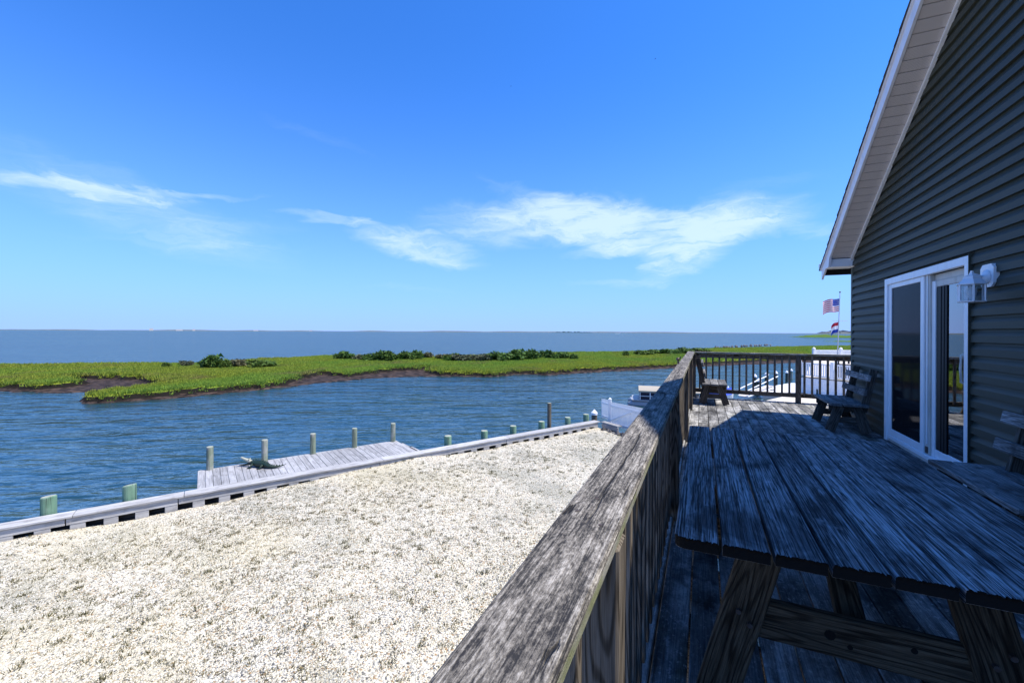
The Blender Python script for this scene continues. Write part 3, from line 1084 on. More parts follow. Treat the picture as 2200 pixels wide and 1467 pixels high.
# far water edge: low spits, island, far shore
def strip(name, pts, h, mat, kind='structure', thick=None, seed=0):
    """a low bank with an uneven skyline along a line of ground points"""
    r = random.Random(seed)
    mb = MB()
    n = 60
    P = [Vector((*p, 0)) for p in pts]
    seg = [(P[i + 1] - P[i]).length for i in range(len(P) - 1)]
    tot = sum(seg)
    ring = []
    for i in range(n + 1):
        t = i / n * tot
        k = 0
        while k < len(seg) - 1 and t > seg[k]:
            t -= seg[k]
            k += 1
        p = P[k].lerp(P[k + 1], t / seg[k])
        d = (P[k + 1] - P[k]).normalized()
        nrm = Vector((-d.y, d.x, 0))
        end = min(1, 6 * min(i, n - i) / n)
        hh = h * (0.25 + 0.75 * r.random()) * end + 0.05
        T = thick * (0.3 + 0.7 * end)
        ring.append([p - nrm * T + Vector((0, 0, ZW - .3)), p - nrm * T * .8 + Vector((0, 0, ZW + hh * .6)), p + Vector((0, 0, ZW + hh)), p + nrm * T + Vector((0, 0, ZW - .3))])
    vs = [v for q in ring for v in q]
    fs = [(4 * i + k, 4 * i + k + 1, 4 * i + 5 + k, 4 * i + 4 + k) for i in range(n) for k in range(3)]
    mb.add(vs, fs)
    o = part(name, mb, mat)
    o['kind'] = kind
    return o


M_SPIT = plain('spit_grass', (0.085, 0.15, 0.02), 0.9, 0.1, dirt=0.7, dirtcol=(0.045, 0.07, 0.018), dscale=0.05)
strip('marsh_spit', [(74.5, 345), (92, 344), (180, 352)], 1.3, M_SPIT, thick=14, seed=2)
strip('marsh_spit', [(128, 770), (170, 700), (260, 640), (420, 640)], 4.0, M_SPIT, thick=40, seed=3)
strip('wooded_island', [(-1965, 5751), (-1453, 6099)], 17.0, M_FARWOOD, thick=60, seed=4)
strip('far_shore', [(-14500, 1500), (-9000, 3200), (-5500, 5200), (-2600, 6600), (400, 7600), (3500, 8400), (7000, 8800)], 20.0, M_FARSHORE, thick=120, seed=5)
strip('far_hills', [(1050, 5200), (1350, 5350), (1750, 5500)], 40.0, M_FARSHORE, thick=150, seed=8)

# rip-rap rocks at the seaward edge of the marsh
for i in range(40):
    t = i / 39
    x = 4.2 + 20 * t + random.uniform(-.8, .8)
    y = 150.5 + 42 * t + random.uniform(-1.5, 1.5)
    s = random.uniform(0.3, 0.62)
    mb = MB()
    V = (OCT_V * s * rng.uniform(0.7, 1.2, (6, 1)))
    mb.add([tuple(v) for v in V], [tuple(f) for f in OCT_F])
    o = part('rock', mb, M_ROCK, loc=(x, y, -3.35 + 0.2 * s), rot=(0, 0, random.uniform(0, 6)))
    tag(o, 'riprap boulder in the row along the far edge of the marsh', 'rock', 'riprap boulders edging the marsh')


# ------------------------------------------------------------------ bulkhead
bh = thing('bulkhead', 'grey timber bulkhead wall holding the gravel yard above the water', 'seawall', (BC0.x, BC0.y, 0), BROT)
x = 0.0
for L in (5.45, 5.2, 5.3, 2.05, 4.9, 4.6):
    board('cap_board', L - 0.012, 0.385, 0.05, M_CAPW, bh, (x + L / 2, -0.195, ZC - 0.025), local=True, c=0.006)
    board('wale', L - 0.02, 0.06, 0.165, M_CAPW, bh, (x + L / 2 + 0.12, -0.075, ZC - 0.05 - 0.085), local=True, c=0.006)
    x += L
k = 0
xx = 0.25
while xx < 26.5:
    part('block', BC.setdefault('blk', MB().cbox((-0.13, -0.035, -0.28), (0.13, 0.035, 0.28), 0.008).mesh('block', M_CAPW)), None, bh, (xx, -0.085, ZC - 0.222 - 0.28), local=True)
    xx += 0.57
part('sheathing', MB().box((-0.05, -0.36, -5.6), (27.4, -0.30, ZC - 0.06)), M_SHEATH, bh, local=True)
# the short return wall that runs from the corner towards the house
rr = math.atan2(RET.y, RET.x)
rt = thing('bulkhead', 'short timber return wall running from the bulkhead corner past the white fence', 'seawall', (BC0.x, BC0.y, 0), rr)
board('cap_board', 1.15, 0.30, 0.05, M_DOCK, rt, (0.57, 0.16, ZC - 0.035), local=True)
board('wale', 1.1, 0.07, 0.17, M_DOCK, rt, (0.66, 0.02, ZC - 0.16), local=True)
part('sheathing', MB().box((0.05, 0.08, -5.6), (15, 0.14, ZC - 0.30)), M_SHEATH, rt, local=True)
# broken concrete and debris in the corner
for i in range(9):
    s = random.uniform(.08, .17)
    V = OCT_V * s * rng.uniform(0.7, 1.2, (6, 1))
    o = part('rubble', MB().add([tuple(v) for v in V], [tuple(f) for f in OCT_F]), M_ROCK,
             loc=tuple(BC0 + RET * (0.5 + i * 0.24) - Vector((-RET.y, RET.x, 0)) * random.uniform(.12, .3) + Vector((0, 0, ZG + .05))), rot=(0, 0, random.uniform(0, 6)))
    tag(o, 'broken rubble stone at the corner of the bulkhead below the white fence', 'rubble', 'rubble stones at the bulkhead corner')


# ------------------------------------------------------------------ pilings
def piling(p, ztop, r, mat, label, group, cap=None, zbot=-6.0, tilt=0.0):
    t = thing('piling', label, 'piling', (p[0], p[1], zbot), 0, group)
    n = 20
    mb = MB()
    H = ztop - zbot
    rs = [r * 1.04, r * 1.0, r * 0.985, r * 0.9]
    zs = [0, H * .6, H - 0.025, H]
    rr_ = random.Random(int(p[0] * 100))
    pts = [(0, 0, z) for z in zs]
    mb.tube(pts, rs, n, 0)
    # the sawn top is its own face colour
    mb.mi[-1] = 1
    for q in range(len(mb.v)):
        v = mb.v[q]
        a = math.atan2(v[1], v[0])
        k = 1 + 0.03 * math.sin(3 * a + p[0]) + 0.015 * math.sin(7 * a)
        dz = tilt * v[0] if v[2] > H * .9 else 0
        mb.v[q] = (v[0] * k, v[1] * k, v[2] + dz)
    part('post', mb, [mat, M_PILETOP], t, local=True, smooth=False)
    if cap:
        c = MB().tube([(0, 0, H - .05), (0, 0, H + .06), (0, 0, H + cap)], [r * 1.16, r * 1.16, 0.01], 16)
        part('pointed_cap', c, M_WHITE, t, local=True)
    return t


def bxy(x, y):
    v = bl(x, y, 0)
    return (v.x, v.y)


gp = 'piles along the bulkhead'
for x, y, zt, lab, tl in [
    (18.5, -.58, -2.54, 'leftmost thick pale green pile rising behind the bulkhead cap', 0.12),
    (17.07, -.58, -2.57, 'second thick pale green pile from the left beside the dock', 0.22),
    (7.94, -.6, -2.61, 'short green pile just right of the dock end', 0),
    (6.27, -.62, -2.64, 'second short green pile right of the dock', 0),
    (4.81, -.62, -2.63, 'third short green pile right of the dock', 0),
    (3.22, -.62, -2.63, 'short green pile left of the tall thin brown pole', 0),
    (1.58, -.64, -2.64, 'short green pile right of the tall thin brown pole', 0),
    (.27, -.70, -2.65, 'short green pile next to the white capped pile at the corner', 0)]:
    piling(bxy(x, y), zt, .142, M_PILEG, lab, gp, tilt=tl)
piling(bxy(2.55, -.85), -1.90, .095, M_PILEB, 'tall thin brown pole standing among the short green piles', gp)
piling(bxy(-.41, -.78), -2.72, .14, M_PILEB, 'brown pile with a pointed white cap at the bulkhead corner', gp, cap=.22)

# ------------------------------------------------------------------ dock
dk = thing('dock', 'weathered grey plank dock beside the bulkhead', 'dock', (BC0.x, BC0.y, 0), BROT)
for i in range(34):
    xx = 9.2 + i * 0.191
    dl = random.uniform(-.01, .02)
    board('plank', 2.28, 0.182, 0.038, M_DOCK, dk, (xx + 0.09, -1.56 - dl, -3.05 - 0.019 + random.uniform(-.003, .003)), (0, 0, PI / 2), local=True, c=0.006)
for yy in (-2.55, -1.55, -.6):
    board('stringer', 6.4, 0.06, 0.2, M_DOCK, dk, (12.4, yy, -3.05 - .145), local=True)
board('edge_board', 6.5, 0.04, 0.19, M_DOCK, dk, (12.43, -2.73, -3.05 - .10), local=True)
for k, dx_ in enumerate((9.02, 9.06)):
    board('loose_plank', 2.0 - k * .5, 0.14, 0.036, M_DOCK, dk, (dx_ - k * .13, -1.5 + k * .45, -3.16), (0, 0, PI / 2 + .04), local=True)
for x_, lab in [(15.38, 'first tall grey green dock pile at the left end of the dock'), (13.86, 'dock pile standing right behind the green alligator'),
                (12.34, 'middle one of the five tall dock piles'), (10.87, 'fourth tall dock pile from the left'), (9.35, 'last tall dock pile at the right end of the dock')]:
    piling(bxy(x_, -2.66), -2.32, .098, M_PILEW, lab, 'tall piles of the dock')


# ------------------------------------------------------------------ alligator figure on the dock
def alligator():
    c = Vector((-13.12, 9.14, -3.05))
    t = thing('alligator_statue', 'green alligator figure with open jaws lying on the grey dock', 'statue', tuple(c))
    green, g, b = newmat('painted_green')
    p, _ = local_coords(g, False)
    n = g.vor(p, 45.0)
    g.put(b.inputs['Base Color'], g.mix(g.ss(n, 0.1, 0.6), (0.004, 0.011, 0.006), (0.016, 0.036, 0.018)))
    b.inputs['Roughness'].default_value = 0.4
    g.put(b.inputs['Normal'], g.bump(n, 0.8, 0.01))
    pale = plain('pale_jaw', (0.42, 0.42, 0.33), 0.5, 0.3, dirt=0.4, dirtcol=(0.10, 0.14, 0.07), dscale=12)
    # spine runs from the neck to the tail tip; x axis along the dock picture line
    ax = Vector((0.90, 0.44, 0)).normalized()
    nx = Vector((-ax.y, ax.x, 0))
    W = lambda s, q, z: tuple(ax * s + nx * q + Vector((0, 0, z)))
    bm_pts = [W(-.36, .04, .15), W(-.26, .03, .14), W(-.10, 0, .125), W(.08, -.03, .115), W(.22, -.09, .10), W(.36, -.16, .075), W(.50, -.17, .06), W(.64, -.10, .06), W(.76, 0.02, .07)]
    body = MB().tube(bm_pts, [.055, .085, .115, .11, .09, .066, .048, .03, .006], 12)
    for i in range(len(body.v)):
        v = body.v[i]
        body.v[i] = (v[0], v[1], max(v[2] * 0.95, 0.004))
    part('body', body, green, t, local=True, smooth=True)
    # ridge scutes along the back
    sc = MB()
    for i in range(15):
        u = i / 14 * 7
        k = int(u)
        f = u - k
        a, b2 = Vector(bm_pts[k + 1 if k < 7 else 8]), Vector(bm_pts[min(k + 2, 8)])
        p_ = a.lerp(b2, f)
        rr_ = [.085, .115, .11, .09, .066, .048, .03, .006]
        h = rr_[min(k, 7)] * (1 - f) + rr_[min(k + 1, 7)] * f
        for sd in (-1, 1):
            q = p_ + nx * sd * h * .3 + Vector((0, 0, h * .88))
            sc.add([q - ax * .025 + nx * .008, q + ax * .025 + nx * .008, q - nx * .012, q + Vector((0, 0, .028))], [(0, 1, 3), (1, 2, 3), (2, 0, 3)])
    part('back_scutes', sc, green, t, local=True)
    up = MB().tube([W(-.34, .04, .165), W(-.44, .05, .20), W(-.54, .06, .235), W(-.64, .07, .275), W(-.69, .075, .295)], [.055, .058, .042, .034, .022], 10)
    part('upper_jaw', up, pale, t, local=True, smooth=True)
    lo = MB().tube([W(-.34, .04, .12), W(-.46, .05, .085), W(-.60, .07, .05), W(-.74, .09, .04)], [.05, .045, .032, .018], 10)
    part('lower_jaw', lo, green, t, local=True, smooth=True)
    te = MB()
    for i in range(6):
        for sd in (-1, 1):
            s = -.45 - i * .045
            te.tube([W(s, .055 + sd * .03, .195 + (-s - .45) * .38), W(s, .055 + sd * .03, .165 + (-s - .45) * .38)], [.008, .001], 4)
            te.tube([W(s, .06 + sd * .03, .10 - (-s - .45) * .2), W(s, .06 + sd * .03, .135 - (-s - .45) * .2)], [.008, .001], 4)
    part('teeth', te, pale, t, local=True)
    for sd in (-1, 1):
        part('eye', MB().tube([W(-.40, .045 + sd * .035, .235), W(-.40, .045 + sd * .035, .275)], [.022, .012], 8), pale, t, local=True, smooth=True)
    for s in (-.25, .10):
        for sd in (-1, 1):
            q = .03 if s < 0 else -.03
            lg = MB().tube([W(s, q + sd * .07, .11), W(s + .02, q + sd * .16, .10), W(s - .03, q + sd * .19, .02), W(s - .10, q + sd * .20, .014)], [.045, .036, .03, .02], 8)
            part('leg', lg, green, t, local=True, smooth=True)


alligator()

# ------------------------------------------------------------------ white picket fence by the bulkhead corner
FA = Vector((-4.72, 21.62, 0))
FB = Vector((-4.17, 21.04, 0))
FC = Vector((-0.9, 18.55, 0))
fn = thing('picket_fence', 'white vinyl picket fence at the end of the bulkhead', 'fence', (FB.x, FB.y, ZG))
pk = MB().cbox((-.030, -.008, 0), (.030, .008, 1.0), .003).mesh('picket', M_WHITE)
for (a, b_, zb, zt) in ((FA, FB, -2.98, -2.02), (FB, FC, -3.18, -2.05)):
    d = b_ - a
    L = d.length
    an = math.atan2(d.y, d.x)
    n = int(L / .082)
    for i in range(n):
        p = a + d * ((i + .55) / n)
        if (p - FB).length < .09:
            continue
        o = part('picket', pk, None, fn, (p.x, p.y, zb), (0, 0, an))
        o.scale = (1, 1, (zt - zb) + .03 * math.sin(i / n * PI))
    for z in (zb + .12, zt - .16):
        board('rail', L - .1, .05, .08, M_WHITE, fn, ((a.x + b_.x) / 2, (a.y + b_.y) / 2, z), (0, 0, an))
    if L > 2:
        p0 = a + d * .03
        p1 = a + d * .36
        mid = (p0 + p1) / 2
        board('brace', 1.55, .03, .07, M_WHITE, fn, (mid.x + .03 * d.y / L, mid.y - .03 * d.x / L, -2.62), (0, -.42, an))
fp = MB().cbox((-.065, -.065, 0), (.065, .065, 1.3), .006)
part('post', fp, M_WHITE, fn, (FB.x, FB.y, ZG))
part('post_cap', MB().tube([(0, 0, 0), (0, 0, .04), (0, 0, .11)], [.10, .10, .02], 4), M_WHITE, fn, (FB.x, FB.y, ZG + 1.3), (0, 0, PI / 4))

# ------------------------------------------------------------------ house
HX = 2.24                      # plane of the gable wall
YP, YF = 3.45, 8.56            # ridge, far wall
ROOF_X = 1.90                  # outer edge of the rake
SLOPE = 0.622


def zs(y):                     # underside of the rake soffit
    return 2.48 + SLOPE * (8.74 - (y if y >= YP else 2 * YP - y))


YN = 2 * YP - YF               # near wall
house = thing('house', 'olive grey vinyl sided gable house with white sliding door', 'house', (HX, YP, -3.3))
# core walls
core = MB()
wall = [(YN, -3.25), (YF, -3.25), (YF, zs(YF) - .02), (YP, zs(YP) - .02), (YN, zs(YN) - .02)]
DY0, DY1, DZ1 = 5.24, 7.12, 2.09       # opening of the sliding door
core.prism([(YN, -3.25), (DY0, -3.25), (DY0, zs(DY0) - .02), (YP, zs(YP) - .02), (YN, zs(YN) - .02)], 'x', HX + .02, HX + .16)
core.prism([(DY1, -3.25), (YF, -3.25), (YF, zs(YF) - .02), (DY1, zs(DY1) - .02)], 'x', HX + .02, HX + .16)
core.prism([(DY0, DZ1), (DY1, DZ1), (DY1, zs(DY1) - .02), (DY0, zs(DY0) - .02)], 'x', HX + .02, HX + .16)
core.prism([(DY0, -3.25), (DY1, -3.25), (DY1, .03), (DY0, .03)], 'x', HX + .02, HX + .16)
core.box((HX + .16, YF - .16, -3.25), (HX + 9, YF, 2.5))
core.box((HX + .16, YN, -3.25), (HX + 9, YN + .16, 2.5))
core.box((HX + 9, YN, -3.25), (HX + 9.15, YF, 2.5))
part('wall', core, M_SIDING, house)
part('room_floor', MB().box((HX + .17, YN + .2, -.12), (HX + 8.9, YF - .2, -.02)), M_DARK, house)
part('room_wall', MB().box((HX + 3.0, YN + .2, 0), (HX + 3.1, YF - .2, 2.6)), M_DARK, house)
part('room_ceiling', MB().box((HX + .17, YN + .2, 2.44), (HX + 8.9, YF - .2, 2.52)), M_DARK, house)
# siding: each course is a row of planks with a dutch-lap face
CH = 0.1175
PROF = [(0.0, 0.0), (-.027, 0.0), (-.0255, .058), (-.0165, .075), (-.005, .094), (0.0005, CH), (0.0, CH)]


def plank(y0, y1, z0, slope_top):
    """y0<y1; ends follow the rake when slope_top"""
    mb = MB()
    def end(y, z, s):
        if slope_top and s > 0:
            return min(y, 8.74 - (z - 2.50) / SLOPE)
        if slope_top and s < 0:
            return max(y, 2 * YP - (8.74 - (z - 2.50) / SLOPE))
        return y
    n = len(PROF)
    vs = [(x, end(y0, z0 + z, -1), z) for x, z in PROF] + [(x, end(y1, z0 + z, 1), z) for x, z in PROF]
    fs = [tuple(range(n)), tuple(range(n, 2 * n))[::-1]] + [(i, n + i, n + (i + 1) % n, (i + 1) % n) for i in range(n)]
    return mb.add(vs, fs)


z = 0.035
row = 0
rj = random.Random(11)
joint = [5.42, 6.42, 4.2, 7.6]
while z < zs(YP) - .15:
    ytop = 8.74 - (z + CH - 2.50) / SLOPE if z + CH > 2.55 else YF
    y1 = min(YF - .01, 8.74 - (z - 2.50) / SLOPE) if z > 2.4 else YF - .045
    y0 = 2 * YP - YF + .01 if z < 2.4 else max(YN, 2 * YP - (8.74 - (z - 2.50) / SLOPE))
    sl_ = z + CH > 2.45
    jt = joint[(row // 2) % 4] + (0.02 if row % 2 else 0)
    spans = []
    if z + CH < DZ1 + 0.07:
        spans = [(y0, 5.195 if z < DZ1 + .03 else 5.195), (7.165, y1)]
    else:
        cuts = [y0] + [c for c in (jt - 3.6, jt) if y0 + .3 < c < y1 - .3] + [y1]
        spans = list(zip(cuts[:-1], cuts[1:]))
    for (a, b_) in spans:
        ga = a + (.011 if a > y0 + .01 and z > DZ1 else 0)
        k_lap = spans.index((a, b_)) % 2 if z > DZ1 else 0
        if b_ - ga > .05:
            part('siding_plank', plank(ga, b_, z, sl_), M_SIDING, house, (HX + .004 - .0035 * k_lap, 0, z))
    z += CH
    row += 1
# lower storey below the deck
part('lower_siding', MB().box((HX - .01, YN, -3.2), (HX + .019, YF, -.2)), M_SIDING, house)
# corner trim
part('corner_trim', MB().cbox((HX - .022, YF - .045, -.05), (HX + .018, YF + .022, 2.47), .004), M_CORNER, house)
part('corner_trim', MB().cbox((HX + .019, YF + .001, -.05), (HX + .085, YF + .022, 2.47), .004), M_CORNER, house)

# roof slabs, fascia, soffit
RT = 0.20                      # from the soffit underside to the roof deck
YE = 8.95                      # eave edge


def along(y, up):
    return (y, zs(y) + up)


nvec = Vector((0, SLOPE, 1)).normalized()


def roof_poly(y0, y1, u0, u1, mirror=False):
    q = [(y0, zs(y0) + u0), (y1, zs(y1) + u0), (y1, zs(y1) + u1), (y0, zs(y0) + u1)]
    return [(2 * YP - a, b_) for a, b_ in q] if mirror else q


for mir in (False, True):
    part('roof_deck', MB().prism(roof_poly(YP, YE, .06, RT - .035, mir), 'x', ROOF_X + .03, HX + 9.4), M_DARK, house)
    part('fascia', MB().prism(roof_poly(YP, YE + .0, -.012, RT - .04, mir), 'x', ROOF_X, ROOF_X + .026), M_FASCIA, house)
    part('drip_edge', MB().prism(roof_poly(YP, YE + .02, RT - .038, RT - .026, mir), 'x', ROOF_X - .022, ROOF_X + .10), M_FASCIA, house)
    part('soffit_trim', MB().prism(roof_poly(YP, 8.60, -.040, -.002, mir), 'x', HX - .052, HX - .020), M_TRIM, house)
# shingle courses on both slopes, each overlapping the one below
ny = 40
for mir in (False, True):
    for i in range(ny):
        ya = YP + (YE + .03 - YP) * i / ny
        yb = YP + (YE + .03 - YP) * (i + 1) / ny + .03
        q = [(ya, zs(ya) + RT - .024), (yb, zs(yb) + RT - .012), (yb, zs(yb) + RT + .010), (ya, zs(ya) + RT - .010)]
        if mir:
            q = [(2 * YP - a, b_) for a, b_ in q]
        part('shingle_course', MB().prism(q, 'x', ROOF_X - .028 - random.uniform(0, .008), HX + 9.42), M_SHINGLE, house)
# soffit: vented strips running across the overhang
sang = math.atan(SLOPE)
L0 = (8.495 - YP) / math.cos(sang)
ns = 45
sw = L0 / ns
sm = MB()
hx = (HX - .014 - ROOF_X - .027) / 2
n_prof = [(-sw / 2 + .001, 0), (-sw / 2 + .008, .006), (sw / 2 - .010, .006), (sw / 2 - .003, 0), (sw / 2 - .001, .012), (-sw / 2 + .001, .012)]
prof = [(-sw / 2 + .002, .014), (-sw / 2 + .002, .007), (-sw / 2 + .007, .0), (sw / 2 - .007, 0.0), (sw / 2 - .002, .007), (sw / 2 - .002, .014)]
sm.prism(prof, 'x', -hx, hx)
SME = sm.mesh('soffit_strip', M_SOFF)
for i in range(ns):
    yy = YP + (i + .5) * sw * math.cos(sang)
    part('soffit_strip', SME, None, house, ((HX + ROOF_X) / 2 + .006, yy, zs(yy)), (-sang, 0, 0))
# boxed eave return
part('eave_return', MB().cbox((ROOF_X + .03, 8.50, 2.495), (HX + .02, YE - .03, 2.626), .004), M_TRIM, house)
part('eave_fascia', MB().box((ROOF_X + .001, YE - .026, 2.485), (HX + 9.3, YE - .002, 2.51)), M_FASCIA, house)
pc = MB().prism([(8.44, 2.66), (8.50, 2.495), (YE, 2.49), (YE, 2.53)], 'x', ROOF_X - .004, ROOF_X + .028)
part('rake_end', pc, M_FASCIA, house)
part('gutter_end', MB().cbox((ROOF_X - .03, YE, 2.55), (ROOF_X + .06, YE + .07, 2.62), .006), M_FASCIA, house)

# ------------------------------------------------------------------ sliding door (part of the house)
door = part('sliding_door', MB().box((HX - .006, DY0 + .002, .0), (HX + .10, DY1 - .002, .035)), M_OFFWHITE, house)
fx0, fx1 = HX - .030, HX + .02


def dbar(name, y0, y1, z0, z1, xa, xb, mat, c=.004):
    return part(name, MB().cbox((xa, y0, z0), (xb, y1, z1), c), mat, door)


dbar('frame_jamb', 5.205, 5.285, .0, 2.12, fx0, fx1, M_TRIM)
dbar('frame_jamb', 7.075, 7.155, .0, 2.12, fx0, fx1, M_TRIM)
dbar('side_channel', 5.1965, 5.2035, .0, 2.135, HX - .037, HX + .01, M_SIDING, .001)
dbar('frame_head', 5.286, 7.074, 2.04, 2.12, fx0, fx1, M_TRIM)
dbar('frame_sill', 5.286, 7.074, 0.036, .085, fx0 + .01, fx1 + .06, M_TRIM)
# fixed far panel with its insect screen
YC = 6.09
dbar('screen_stile', 6.99, 7.074, .086, 2.039, HX - .012, HX + .010, M_TRIM)
dbar('screen_stile', YC + .02, YC + .10, .086, 2.039, HX - .012, HX + .010, M_TRIM)
dbar('screen_rail', YC + .101, 6.989, .086, .17, HX - .012, HX + .010, M_TRIM)
dbar('screen_rail', YC + .101, 6.989, 1.985, 2.039, HX - .012, HX + .010, M_TRIM)
part('screened_pane', MB().box((HX - .001, YC + .101, .171), (HX + .003, 6.989, 1.984)), M_SCREEN, door)
# recessed channel between the panels
dbar('channel', YC - .0745, YC + .0185, .086, 2.039, HX + .004, HX + .050, M_OFFWHITE)
dbar('channel_lip', YC - .045, YC - .025, .20, 2.039, HX - .006, HX + .003, M_TRIM, .002)
dbar('latch', YC - .05, YC - .005, .10, .17, HX - .008, HX + .003, M_STEEL, .002)
# sliding near panel, set deeper
dbar('panel_stile', YC - .145, YC - .076, .086, 1.965, HX + .020, HX + .058, M_TRIM)
dbar('panel_stile', 5.287, 5.345, .086, 1.965, HX + .030, HX + .058, M_TRIM)
dbar('panel_rail', 5.346, YC - .146, .086, .17, HX + .025, HX + .058, M_TRIM)
dbar('panel_rail', 5.286, YC - .076, 1.90, 1.965, HX + .030, HX + .058, M_OFFWHITE)
dbar('head_track', 5.286, YC - .076, 1.966, 2.039, HX + .045, HX + .090, M_OFFWHITE)
part('glass_pane', MB().box((HX + .040, 5.346, .171), (HX + .046, YC - .146, 1.899)), M_GLASS, door)
hd = MB().tube([(HX + .03, 5.315, .92), (HX - .035, 5.315, .95), (HX - .04, 5.315, 1.08), (HX - .035, 5.315, 1.20), (HX + .03, 5.315, 1.23)], .011, 8)
part('handle', hd, M_OFFWHITE, door, smooth=True)
dbar('dark_strip', 5.735, YC - .147, .171, 1.899, HX + .030, HX + .0385, M_BLACK, .003)  # dark matt strip covering one edge of the near pane
for q in (5.79, 5.85):
    dbar('dark_strip_bar', q - .012, q + .012, .172, 1.898, HX + .0245, HX + .0295, M_BLACK, .002)
# curtain behind the glass
cu = MB()
pts = []
for i in range(41):
    y = 5.60 + i * .0105
    pts.append((HX + .17 + .018 * math.sin(i * 1.35), y))
vs = [(x_, y_, .06) for x_, y_ in pts] + [(x_, y_, 2.03) for x_, y_ in pts]
cu.add(vs, [(i, i + 1, 42 + i, 41 + i) for i in range(40)])
part('curtain', cu, M_CURTAIN, house)

# ------------------------------------------------------------------ wall lantern
lt = thing('wall_lantern', 'white coach lantern on the siding right of the sliding door', 'lamp', (HX, 4.92, 1.88))
bp = MB()
oc = []
octo = [(-.055, -.09), (.055, -.09), (.085, -.06), (.085, .06), (.055, .09), (-.055, .09), (-.085, .06), (-.085, -.06)]
bp.prism([(p[0] * 1.08 + 4.92, p[1] * 1.08 + 1.895) for p in octo], 'x', HX - .04, HX - .002)
part('mounting_block', bp, M_WHITE, lt)
part('backplate', MB().tube([(HX - .041, 4.92, 1.885), (HX - .052, 4.92, 1.885), (HX - .062, 4.92, 1.885), (HX - .075, 4.92, 1.885)], [.062, .060, .045, .02], 20), M_TRIM, lt, smooth=True)
LX, LY = 2.055, 4.80
part('arm', MB().tube([(HX - .07, 4.92, 1.885), (2.11, 4.875, 1.90), (2.075, 4.83, 1.905), (LX, LY, 1.895)], [.014, .013, .012, .011], 10), M_TRIM, lt, smooth=True)
part('scroll', MB().tube([(HX - .065, 4.92, 1.865), (2.13, 4.885, 1.845), (2.095, 4.85, 1.86), (2.085, 4.845, 1.885)], .008, 8), M_TRIM, lt, smooth=True)
n6 = 6
hexr = lambda r, z, ph=.25: [(LX + r * math.cos(2 * PI * k / n6 + ph), LY + r * math.sin(2 * PI * k / n6 + ph), z) for k in range(n6)]
rf = MB()
rs_ = [(.098, 1.812), (.100, 1.818), (.078, 1.842), (.058, 1.862), (.052, 1.885), (.022, 1.896), (.012, 1.915), (.010, 1.93)]
vs = [v for r, z in rs_ for v in hexr(r, z)]
fs = [(i * 6 + k, i * 6 + (k + 1) % 6, (i + 1) * 6 + (k + 1) % 6, (i + 1) * 6 + k) for i in range(len(rs_) - 1) for k in range(6)]
fs += [tuple(range(6))[::-1], tuple(range((len(rs_) - 1) * 6, len(rs_) * 6))]
part('lantern_roof', rf.add(vs, fs), M_TRIM, lt)
ba = MB()
vs = hexr(.092, 1.668) + hexr(.094, 1.676)
ba.add(vs, [tuple(range(6))[::-1], tuple(range(6, 12))] + [(k, (k + 1) % 6, 6 + (k + 1) % 6, 6 + k) for k in range(6)])
part('lantern_base', ba, M_TRIM, lt)
for k in range(6):
    a = 2 * PI * k / 6 + .25
    part('lantern_bar', MB().box((-.006, -.006, 0), (.006, .006, .136)), M_TRIM, lt, (LX + .083 * math.cos(a), LY + .083 * math.sin(a), 1.6765), (0, 0, a))
    a2 = a + PI / 6
    part('lamp_pane', MB().box((-.001, -.036, 0), (.001, .036, .134)), M_LAMPGLASS, lt, (LX + .071 * math.cos(a2), LY + .071 * math.sin(a2), 1.677), (0, 0, a2))
part('bulb', MB().tube([(LX, LY, 1.677), (LX, LY, 1.70), (LX, LY, 1.72), (LX, LY, 1.75), (LX, LY, 1.785), (LX, LY, 1.80)], [.014, .015, .026, .034, .026, .006], 14), M_WHITE, lt, smooth=True)

# ------------------------------------------------------------------ deck
deck = thing('deck', 'raised weathered wooden deck floor of long grey boards', 'deck', (1.0, 4.3, -3.25))
bw, pitch = 0.1372, 0.1445
nb = 18
for i in range(nb):
    x = -0.19 + i * pitch + bw / 2
    if x + bw / 2 > HX + .02 and True:
        break
    cuts = [-1.6, (3.9, 1.2, 5.3)[i % 3], 7.2 if i % 2 else 10.16, 10.16] if i % 3 else [-1.6, 4.9, 10.16]
    cuts = sorted(set(cuts))
    for a, b_ in zip(cuts[:-1], cuts[1:]):
        board('deck_board', b_ - a - .006, bw, .028, M_DECK, deck, (x, (a + b_) / 2, -.014 + random.uniform(-.0015, .0015)), (0, 0, PI / 2), c=.004)
for i in range(24):
    x = -0.19 + (nb - 1 + i) * pitch + bw / 2
    if x < HX + .0:
        continue
    board('deck_board', 10.16 - 8.66 - .006, bw, .028, M_DECK, deck, (x, (8.66 + 10.16) / 2, -.014), (0, 0, PI / 2), c=.004)
# framing
board('rim_joist', 11.7, .04, .235, M_BROWN, deck, (-.215, 4.29, -.146), (0, 0, PI / 2))
board('edge_board', 11.7, .062, .028, M_DECK, deck, (-.226, 4.29, .012), (0, 0, PI / 2))
board('rim_joist', 6.0, .04, .235, M_BROWN, deck, (2.8, 10.13, -.148))
for yy in np.arange(-1.4, 10.1, .6):
    board('joist', 2.38, .04, .20, M_BROWN, deck, (1.0, float(yy), -.13))
for yy in (-1.0, 2.6, 6.2, 9.8):
    for xx in (-.10, 2.0):
        part('support_post', MB().cbox((-.07, -.07, -3.0), (.07, .07, 0), .006), M_BROWN, deck, (xx, yy, -.235))


# ------------------------------------------------------------------ railings
def railing_mats():
    return M_BROWN


rl = thing('deck_railing', 'long weathered wooden deck railing running from the foreground to the far corner', 'railing', (-.225, 4.3, 0))
